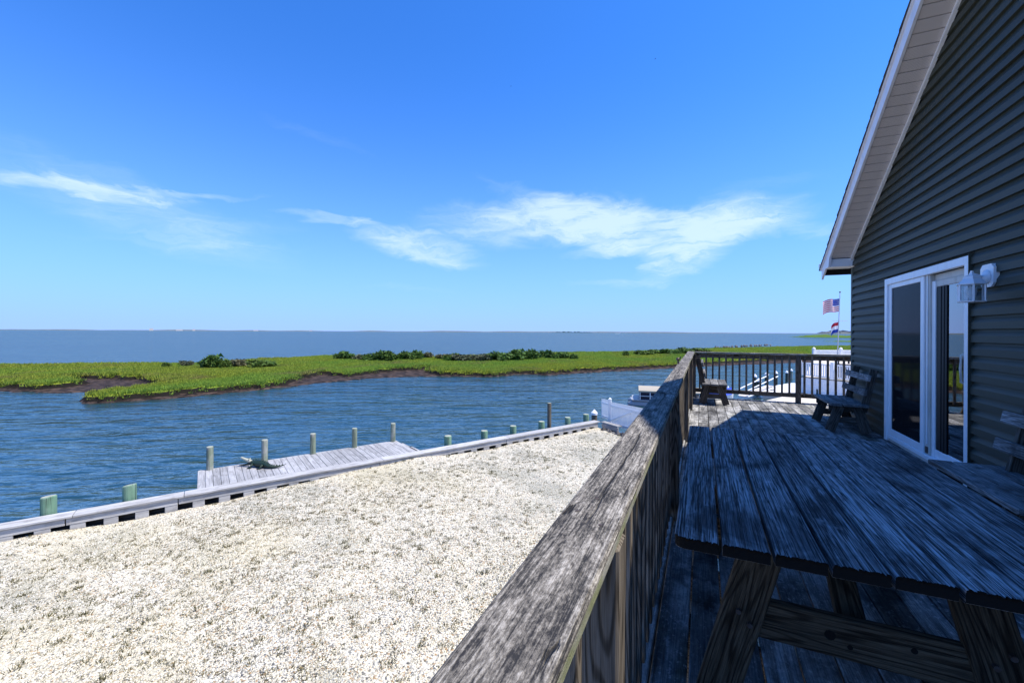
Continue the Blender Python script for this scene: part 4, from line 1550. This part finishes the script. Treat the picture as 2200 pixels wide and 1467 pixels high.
# cap rail boards
cap_y = [-1.6, 3.02, 7.35, 10.17]
for i, (a, b_) in enumerate(zip(cap_y[:-1], cap_y[1:])):
    L = b_ - a - .006
    board('cap_rail', L, .137, .036, M_RAILCAP, rl, (-.2275, (a + b_) / 2, .987 - .018 + (.004 if i == 1 else 0)), (0, (0, .0012, -.0015)[i], PI / 2 + (0, .002, -.002)[i]), c=.0055)
board('upper_rail', 11.6, .036, .088, M_BROWN, rl, (-.262, 4.25, .950 - .046), (0, 0, PI / 2))
board('lower_rail', 11.6, .036, .085, M_BROWN, rl, (-.262, 4.25, .13), (0, 0, PI / 2))
BAL = MB().cbox((-.018, -.018, 0), (.018, .018, .885), .003).mesh('baluster', M_BROWN)
POSTS_Y = (-1.5, .93, 3.40, 5.87, 8.30)
y = -1.4
while y < 9.95:
    if min(abs(y - p) for p in POSTS_Y) > .075:
        # set on edge so that local X of the grain material runs up the baluster
        o = board('baluster', .885, .036, .036, M_BROWN, rl, (-.224, y, .5075 - .003), (0, -PI / 2, 0), c=.003)
    y += .1275
for p in POSTS_Y:
    board('post', 1.16, .088, .088, M_BROWN, rl, (-.2, p, .949 - .58), (0, -PI / 2, 0), c=.006)
for p in POSTS_Y[1:]:
    for k, (ox, oy) in enumerate(((-.035, .02), (.03, -.03), (-.01, .11))):
        part('nail_head', MB().tube([(0, 0, -.004), (0, 0, .0009)], [.0042, .0042], 8), M_STEEL, rl, (-.2275 + ox, p + oy, .9875))
# small dark fitting on the outer edge of the cap
kn = thing('rail_fitting', 'small dark metal fitting clamped on the outer edge of the cap rail', 'fitting', (-.285, 5.95, .987))
part('stem', MB().tube([(-.285, 5.95, .985), (-.29, 5.95, 1.03)], [.012, .012], 10), M_STEEL, kn)
part('knob', MB().tube([(-.29, 5.95, 1.03), (-.29, 5.95, 1.04), (-.292, 5.95, 1.06), (-.292, 5.95, 1.075)], [.012, .024, .024, .01], 12), M_STEEL, kn, smooth=True)
part('arm', MB().tube([(-.29, 5.95, 1.04), (-.27, 5.95, 1.06), (-.255, 5.95, 1.085)], [.008, .008, .009], 8), M_STEEL, kn)

rb = thing('deck_railing', 'shorter dark wooden railing across the far end of the deck', 'railing', (2.0, 10.12, 0))
board('cap_rail', 5.7, .137, .036, M_RAILCAP, rb, (2.70, 10.10, .987 - .018), c=.005)
board('upper_rail', 5.6, .036, .088, M_BROWN, rb, (2.62, 10.115, .950 - .046))
board('lower_rail', 5.6, .036, .085, M_BROWN, rb, (2.62, 10.115, .145))
bxs = [.08 + i * .1275 for i in range(-1, 42)]
for xx in bxs:
    if min(abs(xx - p) for p in (1.76, 4.2)) > .08 and xx < 5.3:
        board('baluster', .80, .036, .036, M_BROWN, rb, (xx, 10.078, .545), (0, -PI / 2, 0), c=.003)
for p in (1.76, 4.2):
    board('post', 1.16, .088, .088, M_BROWN, rb, (p, 10.072, .949 - .58), (0, -PI / 2, 0), c=.006)
board('post', 1.16, .088, .088, M_BROWN, rb, (-.17, 10.06, .949 - .58), (0, -PI / 2, 0), c=.006)


# ------------------------------------------------------------------ picnic table
def table_board(L, W, T, seed, round_side=0):
    """board along local X with frayed near end (at -L/2) and eased far end"""
    r = random.Random(seed)
    n = 60
    c = .005
    R = .034
    mb = MB()
    top, bot, mid = [], [], []
    xn0 = r.uniform(-.004, .004)
    xf0 = r.uniform(-.006, .006)
    sag = r.uniform(-.001, .001)
    prevj = 0
    for i in range(n + 1):
        y = -W / 2 + W * i / n
        e = 0.0
        if round_side:
            dd = (W / 2 - round_side * y)
            if dd < R:
                e = R - math.sqrt(max(0, R * R - (R - dd) ** 2))
        edge = min(y + W / 2, W / 2 - y)
        zt = T / 2 - (c - math.sqrt(max(0, c * c - (c - edge) ** 2)) if edge < c else 0)
        j = r.random() ** 2.5 * .018
        ja = .55 * prevj + .45 * j if i % 2 else j * .5
        prevj = j
        xn = -L / 2 + e + xn0
        xf = L / 2 - e + xf0
        top.append([(xn + .004 - ja, y, zt), (xn + .035, y, zt), (0, y, zt + sag), (xf - .012, y, zt), (xf, y, zt - .012)])
        bot.append([(xn + .009, y, -T / 2 + .004), (xn + .015, y, -T / 2), (0, y, -T / 2), (xf - .01, y, -T / 2), (xf, y, -T / 2 + .010)])
        mid.append([(xn + .009, y, zt - .012)])
    m = 5
    vs = [p for q in top for p in q]
    ob = len(vs)
    vs += [p for q in bot for p in q]
    om = len(vs)
    vs += [p for q in mid for p in q]
    mb.v = [tuple(v) for v in vs]
    for i in range(n):
        for k in range(m - 1):
            mb.f.append((i * m + k, (i + 1) * m + k, (i + 1) * m + k + 1, i * m + k + 1)); mb.mi.append(0)
            mb.f.append((ob + i * m + k, ob + i * m + k + 1, ob + (i + 1) * m + k + 1, ob + (i + 1) * m + k)); mb.mi.append(0)
        mb.f.append((i * m, om + i, om + i + 1, (i + 1) * m)); mb.mi.append(1)
        mb.f.append((om + i, ob + i * m, ob + (i + 1) * m, om + i + 1)); mb.mi.append(1)
        mb.f.append((i * m + 4, (i + 1) * m + 4, ob + (i + 1) * m + 4, ob + i * m + 4)); mb.mi.append(0)
    for i in (0, n):
        mb.f.append(tuple([i * m + k for k in range(m)] + [ob + i * m + k for k in reversed(range(m))] + [om + i])); mb.mi.append(0)
    return mb.mesh('table_board', [M_TABLE, M_ENDGRAIN])


tb = thing('picnic_table', 'large weathered plank picnic table standing in the shade of the house', 'table', (.48, 2.35, 0))
TZ = .742
TL = 1.80
for i in range(8):
    me = table_board(TL, .1300, .044, 100 + i, 1 if i == 0 else (-1 if i == 7 else 0))
    # local X -> world Y ; local +Y -> world -X
    o = link('tabletop_board', me, tb, (-.085 + .0695 + i * .1415, 1.47 + TL / 2 + random.uniform(-.004, .004), TZ - .022 + random.uniform(-.0015, .0015)), (0, 0, PI / 2))
for (yy, nm) in ((1.76, 0), (2.98, 1)):
    sy = yy
    for sd in (-1, 1):
        cx = .48
        top = Vector((cx + sd * .26, sy, TZ - .042))
        foot = Vector((cx + sd * .44, sy, .003))
        d = foot - top
        ang = math.atan2(d.x, -d.z)
        mid = (top + foot) / 2
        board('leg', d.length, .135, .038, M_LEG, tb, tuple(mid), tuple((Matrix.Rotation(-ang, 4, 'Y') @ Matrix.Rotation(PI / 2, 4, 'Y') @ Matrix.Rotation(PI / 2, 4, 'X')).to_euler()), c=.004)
        for q in (.36, .40):
            part('bolt', MB().tube([(0, -.012, 0), (0, .004, 0)], [.009, .009], 8), M_STEEL, tb, (cx + sd * (.32 + (q - .36) * .9), sy - .021, q + .03 * sd + .02))
    oy = .040 if nm == 0 else -.040
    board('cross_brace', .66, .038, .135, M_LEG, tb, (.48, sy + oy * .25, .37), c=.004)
    for (kx, kz, kr) in ((.40, .375, .016), (.455, .35, .008), (.62, .39, .009)):
        part('knot', MB().tube([(0, -.0012, 0), (0, .004, 0)], [kr, kr * 1.1], 12), M_ENDGRAIN, tb, (kx, sy + oy * .25 - .019, kz), (0, .3, 0))
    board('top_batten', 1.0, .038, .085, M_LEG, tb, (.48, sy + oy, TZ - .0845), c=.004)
for sd in (1, -1):
    a = Vector((.48, 2.35 - sd * .08, TZ - .06))
    b_ = Vector((.48, 2.35 - sd * .54, .37))
    d = b_ - a
    board('diagonal_brace', d.length, .085, .038, M_LEG, tb, tuple((a + b_) / 2), tuple(d.to_track_quat('X', 'Z').to_euler()), c=.004)


# ------------------------------------------------------------------ benches (seat front on local -x side, length along local y)
def bench(label, loc, rotz, L):
    t = thing('bench', label, 'bench', loc, rotz, 'wooden benches with slatted backs on the deck')
    for i, xx in enumerate((0.075, .222, .369)):
        board('seat_board', L, .140, .036, M_BENCH, t, (xx, 0, .415 - .018), (0, 0, PI / 2), local=True, c=.005)
    for sd in (-1, 1):
        yy = sd * (L / 2 - .10)
        # front leg splays forward
        a, f = Vector((.13, yy, .376)), Vector((.015, yy, 0.012))
        d = f - a
        board('leg', d.length, .12, .036, M_BLEG, t, tuple((a + f) / 2), tuple((Matrix.Rotation(math.atan2(-d.x, -d.z), 4, 'Y') @ Matrix.Rotation(PI / 2, 4, 'Y') @ Matrix.Rotation(PI / 2, 4, 'X')).to_euler()), local=True)
        a, f = Vector((.33, yy, .376)), Vector((.44, yy, 0.012))
        d = f - a
        board('leg', d.length, .12, .036, M_BLEG, t, tuple((a + f) / 2), tuple((Matrix.Rotation(math.atan2(-d.x, -d.z), 4, 'Y') @ Matrix.Rotation(PI / 2, 4, 'Y') @ Matrix.Rotation(PI / 2, 4, 'X')).to_euler()), local=True)
        board('seat_bearer', .42, .036, .085, M_BLEG, t, (.222, yy - sd * .038, .335), local=True)
        board('cross_brace', .40, .036, .085, M_BLEG, t, (.228, yy - sd * .038, .17), local=True)
        # back post leans back
        a, f = Vector((.405, yy - sd * .038, .30)), Vector((.525, yy - sd * .038, .90))
        d = f - a
        board('back_post', d.length, .085, .036, M_BLEG, t, tuple((a + f) / 2), tuple((Matrix.Rotation(math.atan2(d.x, d.z), 4, 'Y') @ Matrix.Rotation(-PI / 2, 4, 'Y') @ Matrix.Rotation(PI / 2, 4, 'X')).to_euler()), local=True)
    for zz in (.585, .785):
        xx = .405 + (zz - .30) / .60 * .12 - .043 - .022
        board('back_slat', L, .036, .088, M_BENCH, t, (xx, 0, zz), tuple((Matrix.Rotation(.2, 4, 'Y') @ Matrix.Rotation(PI / 2, 4, 'Z')).to_euler()), local=True, c=.005)
    return t


bench('dark wooden bench with slatted back between the sliding door and the house corner', (1.65, 7.76, 0), 0.0, 1.0)
bench('wooden bench with slatted back cut by the right edge of the picture', (1.62, 3.86, 0), 0.0, 1.04)
bench('sunlit wooden bench with its back to the corner of the railing', (.44, 9.45, 0), PI, .98)

# ------------------------------------------------------------------ the neighbour's side of the slip
nb_poly = [(2.3, 30.5), (3.77, 33.5), (5.28, 36.4), (6.9, 39.3), (8.6, 47.2), (12.6, 66), (17.2, 86.5), (21, 95), (60, 95), (60, 15), (14, 15), (9, 22)]
mbn = MB()
mbn.prism(nb_poly, 'z', -6.0, -3.30)
o = part('neighbour_ground', mbn, plain('sandy_ground', (0.60, 0.54, 0.46), 0.95, 0.1, dirt=0.5, dirtcol=(0.42, 0.37, 0.30), dscale=1.5), kind='structure')

fd = thing('floating_dock', 'white topped floating dock beyond the back railing', 'dock', (6.2, 43.5, ZW))
part('float', MB().prism([(4.55, 39.7), (7.0, 40.6), (8.6, 48.3), (7.8, 48.0), (5.24, 43.3)], 'z', -4.15, -3.47), M_CONC, fd)
part('deck_top', MB().prism([(4.5, 39.65), (7.05, 40.55), (8.65, 48.35), (7.75, 48.05), (5.19, 43.35)], 'z', -3.465, -3.40), plain('white_deck', (.74, .74, .74), .7, .2), fd)

gw = thing('gangway', 'white aluminium gangway handrail sloping down to the water', 'gangway', (2.9, 39.2, ZW))
ga, gb = Vector((2.7, 38.9, -3.45)), Vector((5.2, 42.2, -2.5))
for off in (0, .8):
    o_ = Vector((off * .8, -off * .6, 0))
    part('handrail', MB().tube([ga + o_ + Vector((0, 0, .25)), gb + o_ + Vector((0, 0, .25))], .05, 8), M_WHITE, gw)
    part('stringer', MB().tube([ga + o_ - Vector((0, 0, .25)), gb + o_ - Vector((0, 0, .6))], .06, 6), M_WHITE, gw)
part('walkway', MB().add([ga - Vector((0, 0, .25)), ga + Vector((.64, -.48, -.25)), gb + Vector((.64, -.48, -.6)), gb - Vector((0, 0, .6)),
                          ga - Vector((0, 0, .33)), ga + Vector((.64, -.48, -.33)), gb + Vector((.64, -.48, -.68)), gb - Vector((0, 0, .68))],
                         [(0, 1, 2, 3), (7, 6, 5, 4), (0, 4, 5, 1), (1, 5, 6, 2), (2, 6, 7, 3), (3, 7, 4, 0)]), M_CONC, gw)
gp2 = 'white capped piles in the marina'
for (p, zt, r, mt, lab) in [((4.37, 43.89), -2.55, .14, M_PILED, 'white capped pile left of the nearest thick pile behind the back railing'),
                            ((4.58, 43.02), -2.85, .19, M_PILED, 'thick dark pile with broad white cap in the middle behind the back railing'),
                            ((5.75, 47.77), -2.65, .17, M_PILED, 'white capped dark pile right of the gangway rail'),
                            ((6.76, 49.45), -2.65, .15, M_PILED, 'white capped pile standing behind the floating dock'),
                            ((8.49, 54.73), -2.95, .13, M_PILED, 'slim white capped pile second from the railing post'),
                            ((9.41, 57.74), -2.95, .13, M_PILEW, 'white capped pile next to the back railing post'),
                            ((2.01, 40.25), -3.35, .10, M_PILED, 'low white capped stub near the lower rail at left')]:
    piling(p, zt, r, mt, lab, gp2, cap=.26)
piling((7.75, 42.5), -2.63, .16, M_PILEG, 'thick green pile right of the back railing post', 'bare piles on the neighbour side', zbot=-5)
piling((7.88, 38.0), -2.75, .12, M_PILED, 'dark bare post below the white baluster railing', 'bare piles on the neighbour side', zbot=-5)
part_r = MB()
rp = []
for i in range(13):
    t_ = i / 12
    rp.append((6.4 + 2.4 * t_, 37.6 + .2 * t_, -2.95 - .25 * math.sin(PI * t_) + .12 * t_))
part_r.tube(rp, .025, 6)
o = part('mooring_rope', part_r, M_ROPE)
tag(o, 'dark sagging rope strung in front of the white platform skirt', 'rope')

# neighbour's raised platform with a white railing
PA, PB = Vector((6.96, 38.97, 0)), Vector((15.0, 29.7, 0))
pd = (PB - PA)
pl_len = pd.length
pang = math.atan2(pd.y, pd.x)
pf = thing('platform', 'raised white skirted platform of the neighbouring house', 'platform', (PA.x, PA.y, -3.3), pang)
for k in range(3):
    part('skirt_board', MB().cbox((0, -.03, .02 + k * .43), (pl_len, .03, .44 + k * .43), .008), M_WHITE, pf, local=True)
part('platform_floor', MB().box((.0, .035, 1.2), (pl_len, 6, 1.27)), M_DECK, pf, local=True)
part('platform_edge', MB().box((0, -.05, 1.318), (pl_len, .034, 1.38)), M_BROWN, pf, local=True)
wr = thing('balustrade', 'white vinyl balustrade on top of the neighbour platform', 'railing', (PA.x, PA.y, -3.3), pang)
part('top_rail', MB().cbox((0, -.04, 2.36), (pl_len, .04, 2.46), .01), M_WHITE, wr, local=True)
part('bottom_rail', MB().cbox((0, -.03, 1.47), (pl_len, .03, 1.56), .01), M_WHITE, wr, local=True)
wb = MB().cbox((-.045, -.02, 1.561), (.045, .02, 2.359), .006).mesh('baluster', M_WHITE)
xx = .14
while xx < 7:
    part('baluster', wb, None, wr, (xx, 0, 0), local=True)
    xx += .165
for xx in (.0, 2.55, 5.1):
    part('post', MB().cbox((-.11, -.11, 1.381), (.11, .11, 2.62), .01), M_WHITE, wr, (xx, -.13, 0), local=True)
# dark wall of the neighbour's building behind the balusters
nbh = thing('neighbour_house', 'dark shaded wall behind the white balustrade', 'house', (PA.x, PA.y, -3.3), pang)
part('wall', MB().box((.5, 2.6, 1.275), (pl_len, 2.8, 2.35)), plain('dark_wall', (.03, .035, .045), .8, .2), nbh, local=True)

# white fence further off with ball-capped posts
ff = thing('vinyl_fence', 'distant white vinyl fence with round post caps below the flags', 'fence', (17.4, 86.9, -3.3))
fa, fb_ = Vector((17.4, 86.9, 0)), Vector((31, 93, 0))
fd_ = fb_ - fa
fl = fd_.length
fang = math.atan2(fd_.y, fd_.x)
pkt = MB().cbox((-.055, -.015, .3), (.055, .015, 1.72), .004).mesh('picket', M_WHITE)
for i in range(int(fl / .15)):
    p = fa + fd_ * ((i + .5) * .15 / fl)
    part('picket', pkt, None, ff, (p.x, p.y, -3.3), (0, 0, fang))
for z_ in (-2.9, -1.52):
    board('rail', fl, .08, .17, M_WHITE, ff, tuple((fa + fb_) / 2 + Vector((0, 0, z_))), (0, 0, fang))
for k in range(4):
    p = fa + fd_ * (k * 4.6 / fl)
    part('post', MB().cbox((-.2, -.2, 0), (.2, .2, 1.95), .02), M_WHITE, ff, (p.x, p.y, -3.3), (0, 0, fang))
    part('post_cap', MB().tube([(0, 0, 1.95), (0, 0, 2.05), (0, 0, 2.2), (0, 0, 2.32)], [.26, .28, .2, .03], 12), M_WHITE, ff, (p.x, p.y, -3.3), smooth=True)
bb = thing('garden_bench', 'black low bench top in front of the distant white fence', 'bench', (19.0, 80, -3.3), fang)
part('bench_top', MB().cbox((0, -.2, 1.05), (2.0, .2, 1.32), .02), M_BLACK, bb, local=True)
for q in (.2, 1.8):
    part('leg', MB().box((q - .05, -.15, 0), (q + .05, .15, 1.045)), M_BLACK, bb, local=True)

# ------------------------------------------------------------------ flagpole and flags
M_RED = plain('flag_red', (.45, .03, .05), .8, .1)
M_FWHITE = plain('flag_white', (.80, .80, .82), .8, .1)
M_FBLUE = plain('flag_blue', (.03, .06, .32), .8, .1)
fp_ = thing('flagpole', 'tall thin grey flagpole beyond the deck near the house corner', 'flagpole', (14.27, 60, -3.3))
ptop = Vector((14.50, 60, 6.1))
pbot = Vector((14.22, 60, -3.3))
part('pole', MB().tube([pbot, ptop], [.06, .035], 10), plain('pole_metal', (.45, .46, .48), .4, .5), fp_)
part('finial', MB().tube([ptop + Vector((0, 0, -.02)), ptop + Vector((0, 0, .05)), ptop + Vector((0, 0, .13)), ptop + Vector((0, 0, .17))], [.03, .085, .085, .02], 12), M_STEEL, fp_, smooth=True)
part('yardarm', MB().tube([Vector((13.75, 60, 2.85)), Vector((15.2, 60, 2.85))], .025, 6), plain('pole_metal', (.45, .46, .48), .4, .5), fp_)
pole = lambda z_: pbot.lerp(ptop, (z_ + 3.3) / 9.4)


def flag(label, z1, z0, L, cols, canton, amp, droop):
    t = thing('flag', label, 'flag', tuple(pole((z0 + z1) / 2)), 0, 'flags flying on the grey flagpole')
    n = 26
    ns_ = len(cols)
    mats = [M_RED, M_FWHITE, M_FBLUE]

    def pt(u, v):                      # u 0..1 from the pole, v 0..1 from the top
        p = pole(z1 + (z0 - z1) * v)
        s = u * L
        return (p.x - .05 - s * .93, p.y - .25 * s + amp * math.sin(u * 9 + v * 1.2) * u ** .6, p.z - droop * u * u - .05 * math.sin(u * 7))
    for k, c in enumerate(cols):
        mb = MB()
        u0 = .42 if (canton and k < ns_ // 2 + 1) else 0
        vs = []
        for i in range(n + 1):
            u = u0 + (1 - u0) * i / n
            a = Vector(pt(u, k / ns_))
            b2 = Vector(pt(u, (k + 1) / ns_))
            vs += [a, b2, a + Vector((0, .006, 0)), b2 + Vector((0, .006, 0))]
        fs = []
        for i in range(n):
            o_ = 4 * i
            fs += [(o_, o_ + 1, o_ + 5, o_ + 4), (o_ + 2, o_ + 6, o_ + 7, o_ + 3)]
        part('stripe', mb.add(vs, fs), mats[c], t)
    if canton:
        mb = MB()
        vs = []
        vb = (ns_ // 2 + 1) / ns_
        for i in range(n + 1):
            u = .42 * i / n
            a, b2 = Vector(pt(u, 0)), Vector(pt(u, vb))
            vs += [a, b2, a + Vector((0, .006, 0)), b2 + Vector((0, .006, 0))]
        fs = []
        for i in range(n):
            o_ = 4 * i
            fs += [(o_, o_ + 1, o_ + 5, o_ + 4), (o_ + 2, o_ + 6, o_ + 7, o_ + 3)]
        cn = part('canton', mb.add(vs, fs), M_FBLUE, t)
        st = MB()
        for r_ in range(5):
            for c_ in range(6):
                u = .42 * (c_ + .5) / 6
                v = vb * (r_ + .5) / 5
                p = Vector(pt(u, v)) - Vector((0, .012, 0))
                q = []
                for k in range(10):
                    rr_ = .042 if k % 2 == 0 else .017
                    a = PI / 2 + k * PI / 5
                    q.append(p + Vector((rr_ * math.cos(a), 0, rr_ * math.sin(a))))
                st.add(q, [tuple(range(10))])
        part('star', st, M_FWHITE, cn, kind='stuff')
    return t


flag('red and white striped flag with blue starred canton at the top of the flagpole', 5.45, 3.95, 1.75, [0, 1] * 6 + [0], True, .22, .35)
flag('small red white and blue flag hanging low on the flagpole', 2.75, 1.55, .75, [0, 1, 2], False, .12, .5)

# ------------------------------------------------------------------ boats
pb = thing('pontoon_boat', 'pontoon boat with beige cover moored beyond the cap rail', 'boat', (-2.3, 33.2, ZW), math.radians(8))
M_HULL = plain('grey_hull', (.30, .31, .33), .4, .5)
M_BEIGE = plain('beige_cover', (.40, .35, .27), .8, .2, dirt=.3, dirtcol=(.4, .36, .3), dscale=3)
for sd in (-1, 1):
    part('pontoon', MB().tube([(-2.9, sd * .85, .12), (-2.5, sd * .85, .1), (2.6, sd * .85, .1)], [.05, .3, .3], 14), M_HULL, pb, local=True, smooth=True)
part('deck_plate', MB().cbox((-2.6, -1.2, .36), (2.6, 1.2, .46), .02), M_HULL, pb, local=True)
for (a, b_) in (((-2.0, -1.15, .461), (2.5, -1.1, 1.0)), ((-2.0, 1.1, .461), (2.5, 1.15, 1.0)), ((-2.05, -1.1, .461), (-2.0, 1.1, 1.0)), ((2.45, -1.099, .461), (2.499, 1.099, 1.0))):
    part('side_panel', MB().box(a, b_), plain('navy_panel', (.01, .012, .03), .5, .3), pb, local=True)
for xx in (-2.0, -1.3, -.2, .9, 2.0):
    part('stanchion', MB().box((xx - .025, -1.19, .461), (xx + .025, -1.151, 1.06)), M_WHITE, pb, local=True)
part('side_rail', MB().box((-2.06, -1.185, .72), (2.5, -1.152, .75)), M_WHITE, pb, local=True)
cv = MB().prism([(-1.2, 1.0), (1.2, 1.0), (1.22, 1.12), (.95, 1.24), (0, 1.32), (-.95, 1.24), (-1.22, 1.12)], 'x', -2.1, 2.55)
part('cover', cv, M_BEIGE, pb, local=True)
part('bow_light', MB().tube([(-2.65, -1.0, .46), (-2.65, -1.0, .58)], [.06, .05], 10), M_WHITE, pb, local=True)

bt = thing('small_boat', 'small white boat under a blue cover seen past the corner bench', 'boat', (1.15, 36.5, ZW), math.radians(60))
sec = [(-1.9, .55, .55), (-1.0, .72, .55), (.6, .72, .6), (1.6, .42, .68), (2.1, .05, .75)]
hv, hf = [], []
for (xx, hw, hh) in sec:
    hv += [(xx, -hw, hh), (xx, -hw * .75, .05), (xx, 0, -.12), (xx, hw * .75, .05), (xx, hw, hh)]
for i in range(len(sec) - 1):
    for k in range(4):
        hf.append((i * 5 + k, i * 5 + k + 1, i * 5 + 6 + k, i * 5 + 5 + k))
hf += [(0, 1, 2, 3, 4), tuple(20 + k for k in range(5))[::-1]]
part('hull', MB().add(hv, hf), M_WHITE, bt, local=True)
cvv, cvf = [], []
for (xx, hw, hh) in sec:
    cvv += [(xx, -hw - .02, hh + .005), (xx, -hw * .4, hh + .22), (xx, hw * .4, hh + .22), (xx, hw + .02, hh + .005)]
for i in range(len(sec) - 1):
    for k in range(3):
        cvf.append((i * 4 + k, i * 4 + k + 1, i * 4 + 5 + k, i * 4 + 4 + k))
part('cover', MB().add(cvv, cvf + [(0, 1, 2, 3)]), plain('blue_tarp', (.02, .06, .42), .6, .3), bt, local=True)

mbt = thing('motor_boat', 'tiny white motorboat running far out on the bay', 'boat', (-330, 1880, ZW), math.radians(10))
part('hull', MB().prism([(-4, 0), (4, 0), (6, 1.6), (-4.5, 1.4)], 'y', -1.4, 1.4), M_WHITE, mbt, local=True)
part('cabin', MB().cbox((-2.0, -1.0, 1.5), (1.5, 1.0, 3.0), .2), M_WHITE, mbt, local=True)
part('wake', MB().add([(-4, -1, .12), (-4, 1, .12), (-22, 3.5, .12), (-22, -3.5, .12), (-4, 0, .5), (-22, 0, .3)], [(0, 3, 5, 4), (4, 5, 2, 1)]), M_WHITE, mbt, local=True)

# tiny white buildings on the far shore at the left
for k, (a, hgt, wd) in enumerate([(-.985, 30, 40), (-.93, 18, 70), (-.90, 24, 30), (-.76, 17, 60), (-.62, 20, 40)]):
    azm = -YAW + a * .72 + .0
    d_ = 7200
    x_, y_ = math.sin(azm) * d_, math.cos(azm) * d_
    o = part('far_building', MB().box((-wd / 2, -10, 0), (wd / 2, 10, hgt)), M_CONC, loc=(x_, y_, ZW), rot=(0, 0, -azm))
    tag(o, ['leftmost tiny pale building on the far shore', 'second tiny pale building from the left on the far shore', 'middle one of the five tiny far shore buildings',
            'tiny far shore building second from the right', 'rightmost tiny pale building on the far shore'][k], 'building', 'buildings on the far shore')


# ------------------------------------------------------------------ two distant birds
def bird(label, loc, s):
    t = thing('bird', label, 'bird', loc, .6, 'gulls high in the sky')
    part('body', MB().tube([(-.25 * s, 0, 0), (-.1 * s, 0, .02 * s), (.12 * s, 0, .03 * s), (.22 * s, 0, .02 * s)], [.01 * s, .06 * s, .06 * s, .02 * s], 8), M_PILED, t, local=True)
    for sd in (-1, 1):
        part('wing', MB().add([(.10 * s, sd * .04 * s, .03 * s), (-.08 * s, sd * .04 * s, .03 * s), (-.02 * s, sd * .32 * s, .16 * s), (.10 * s, sd * .30 * s, .16 * s), (-.10 * s, sd * .66 * s, .10 * s)],
                              [(0, 3, 2, 1), (3, 4, 2)]), M_PILED, t, local=True)


def sky_at(u, v, d):
    x0, y0 = (u - 1100) / 903, (713 - v) / 903
    c, s = math.cos(YAW), math.sin(YAW)
    return (d * (x0 * c - s), d * (x0 * s + c), 1.4 + d * y0)


bird('tiny dark bird high in the sky left of the roof', sky_at(1405, 126, 90), .55)
bird('tiny dark bird high near the middle of the sky', sky_at(1095, 186, 110), .5)
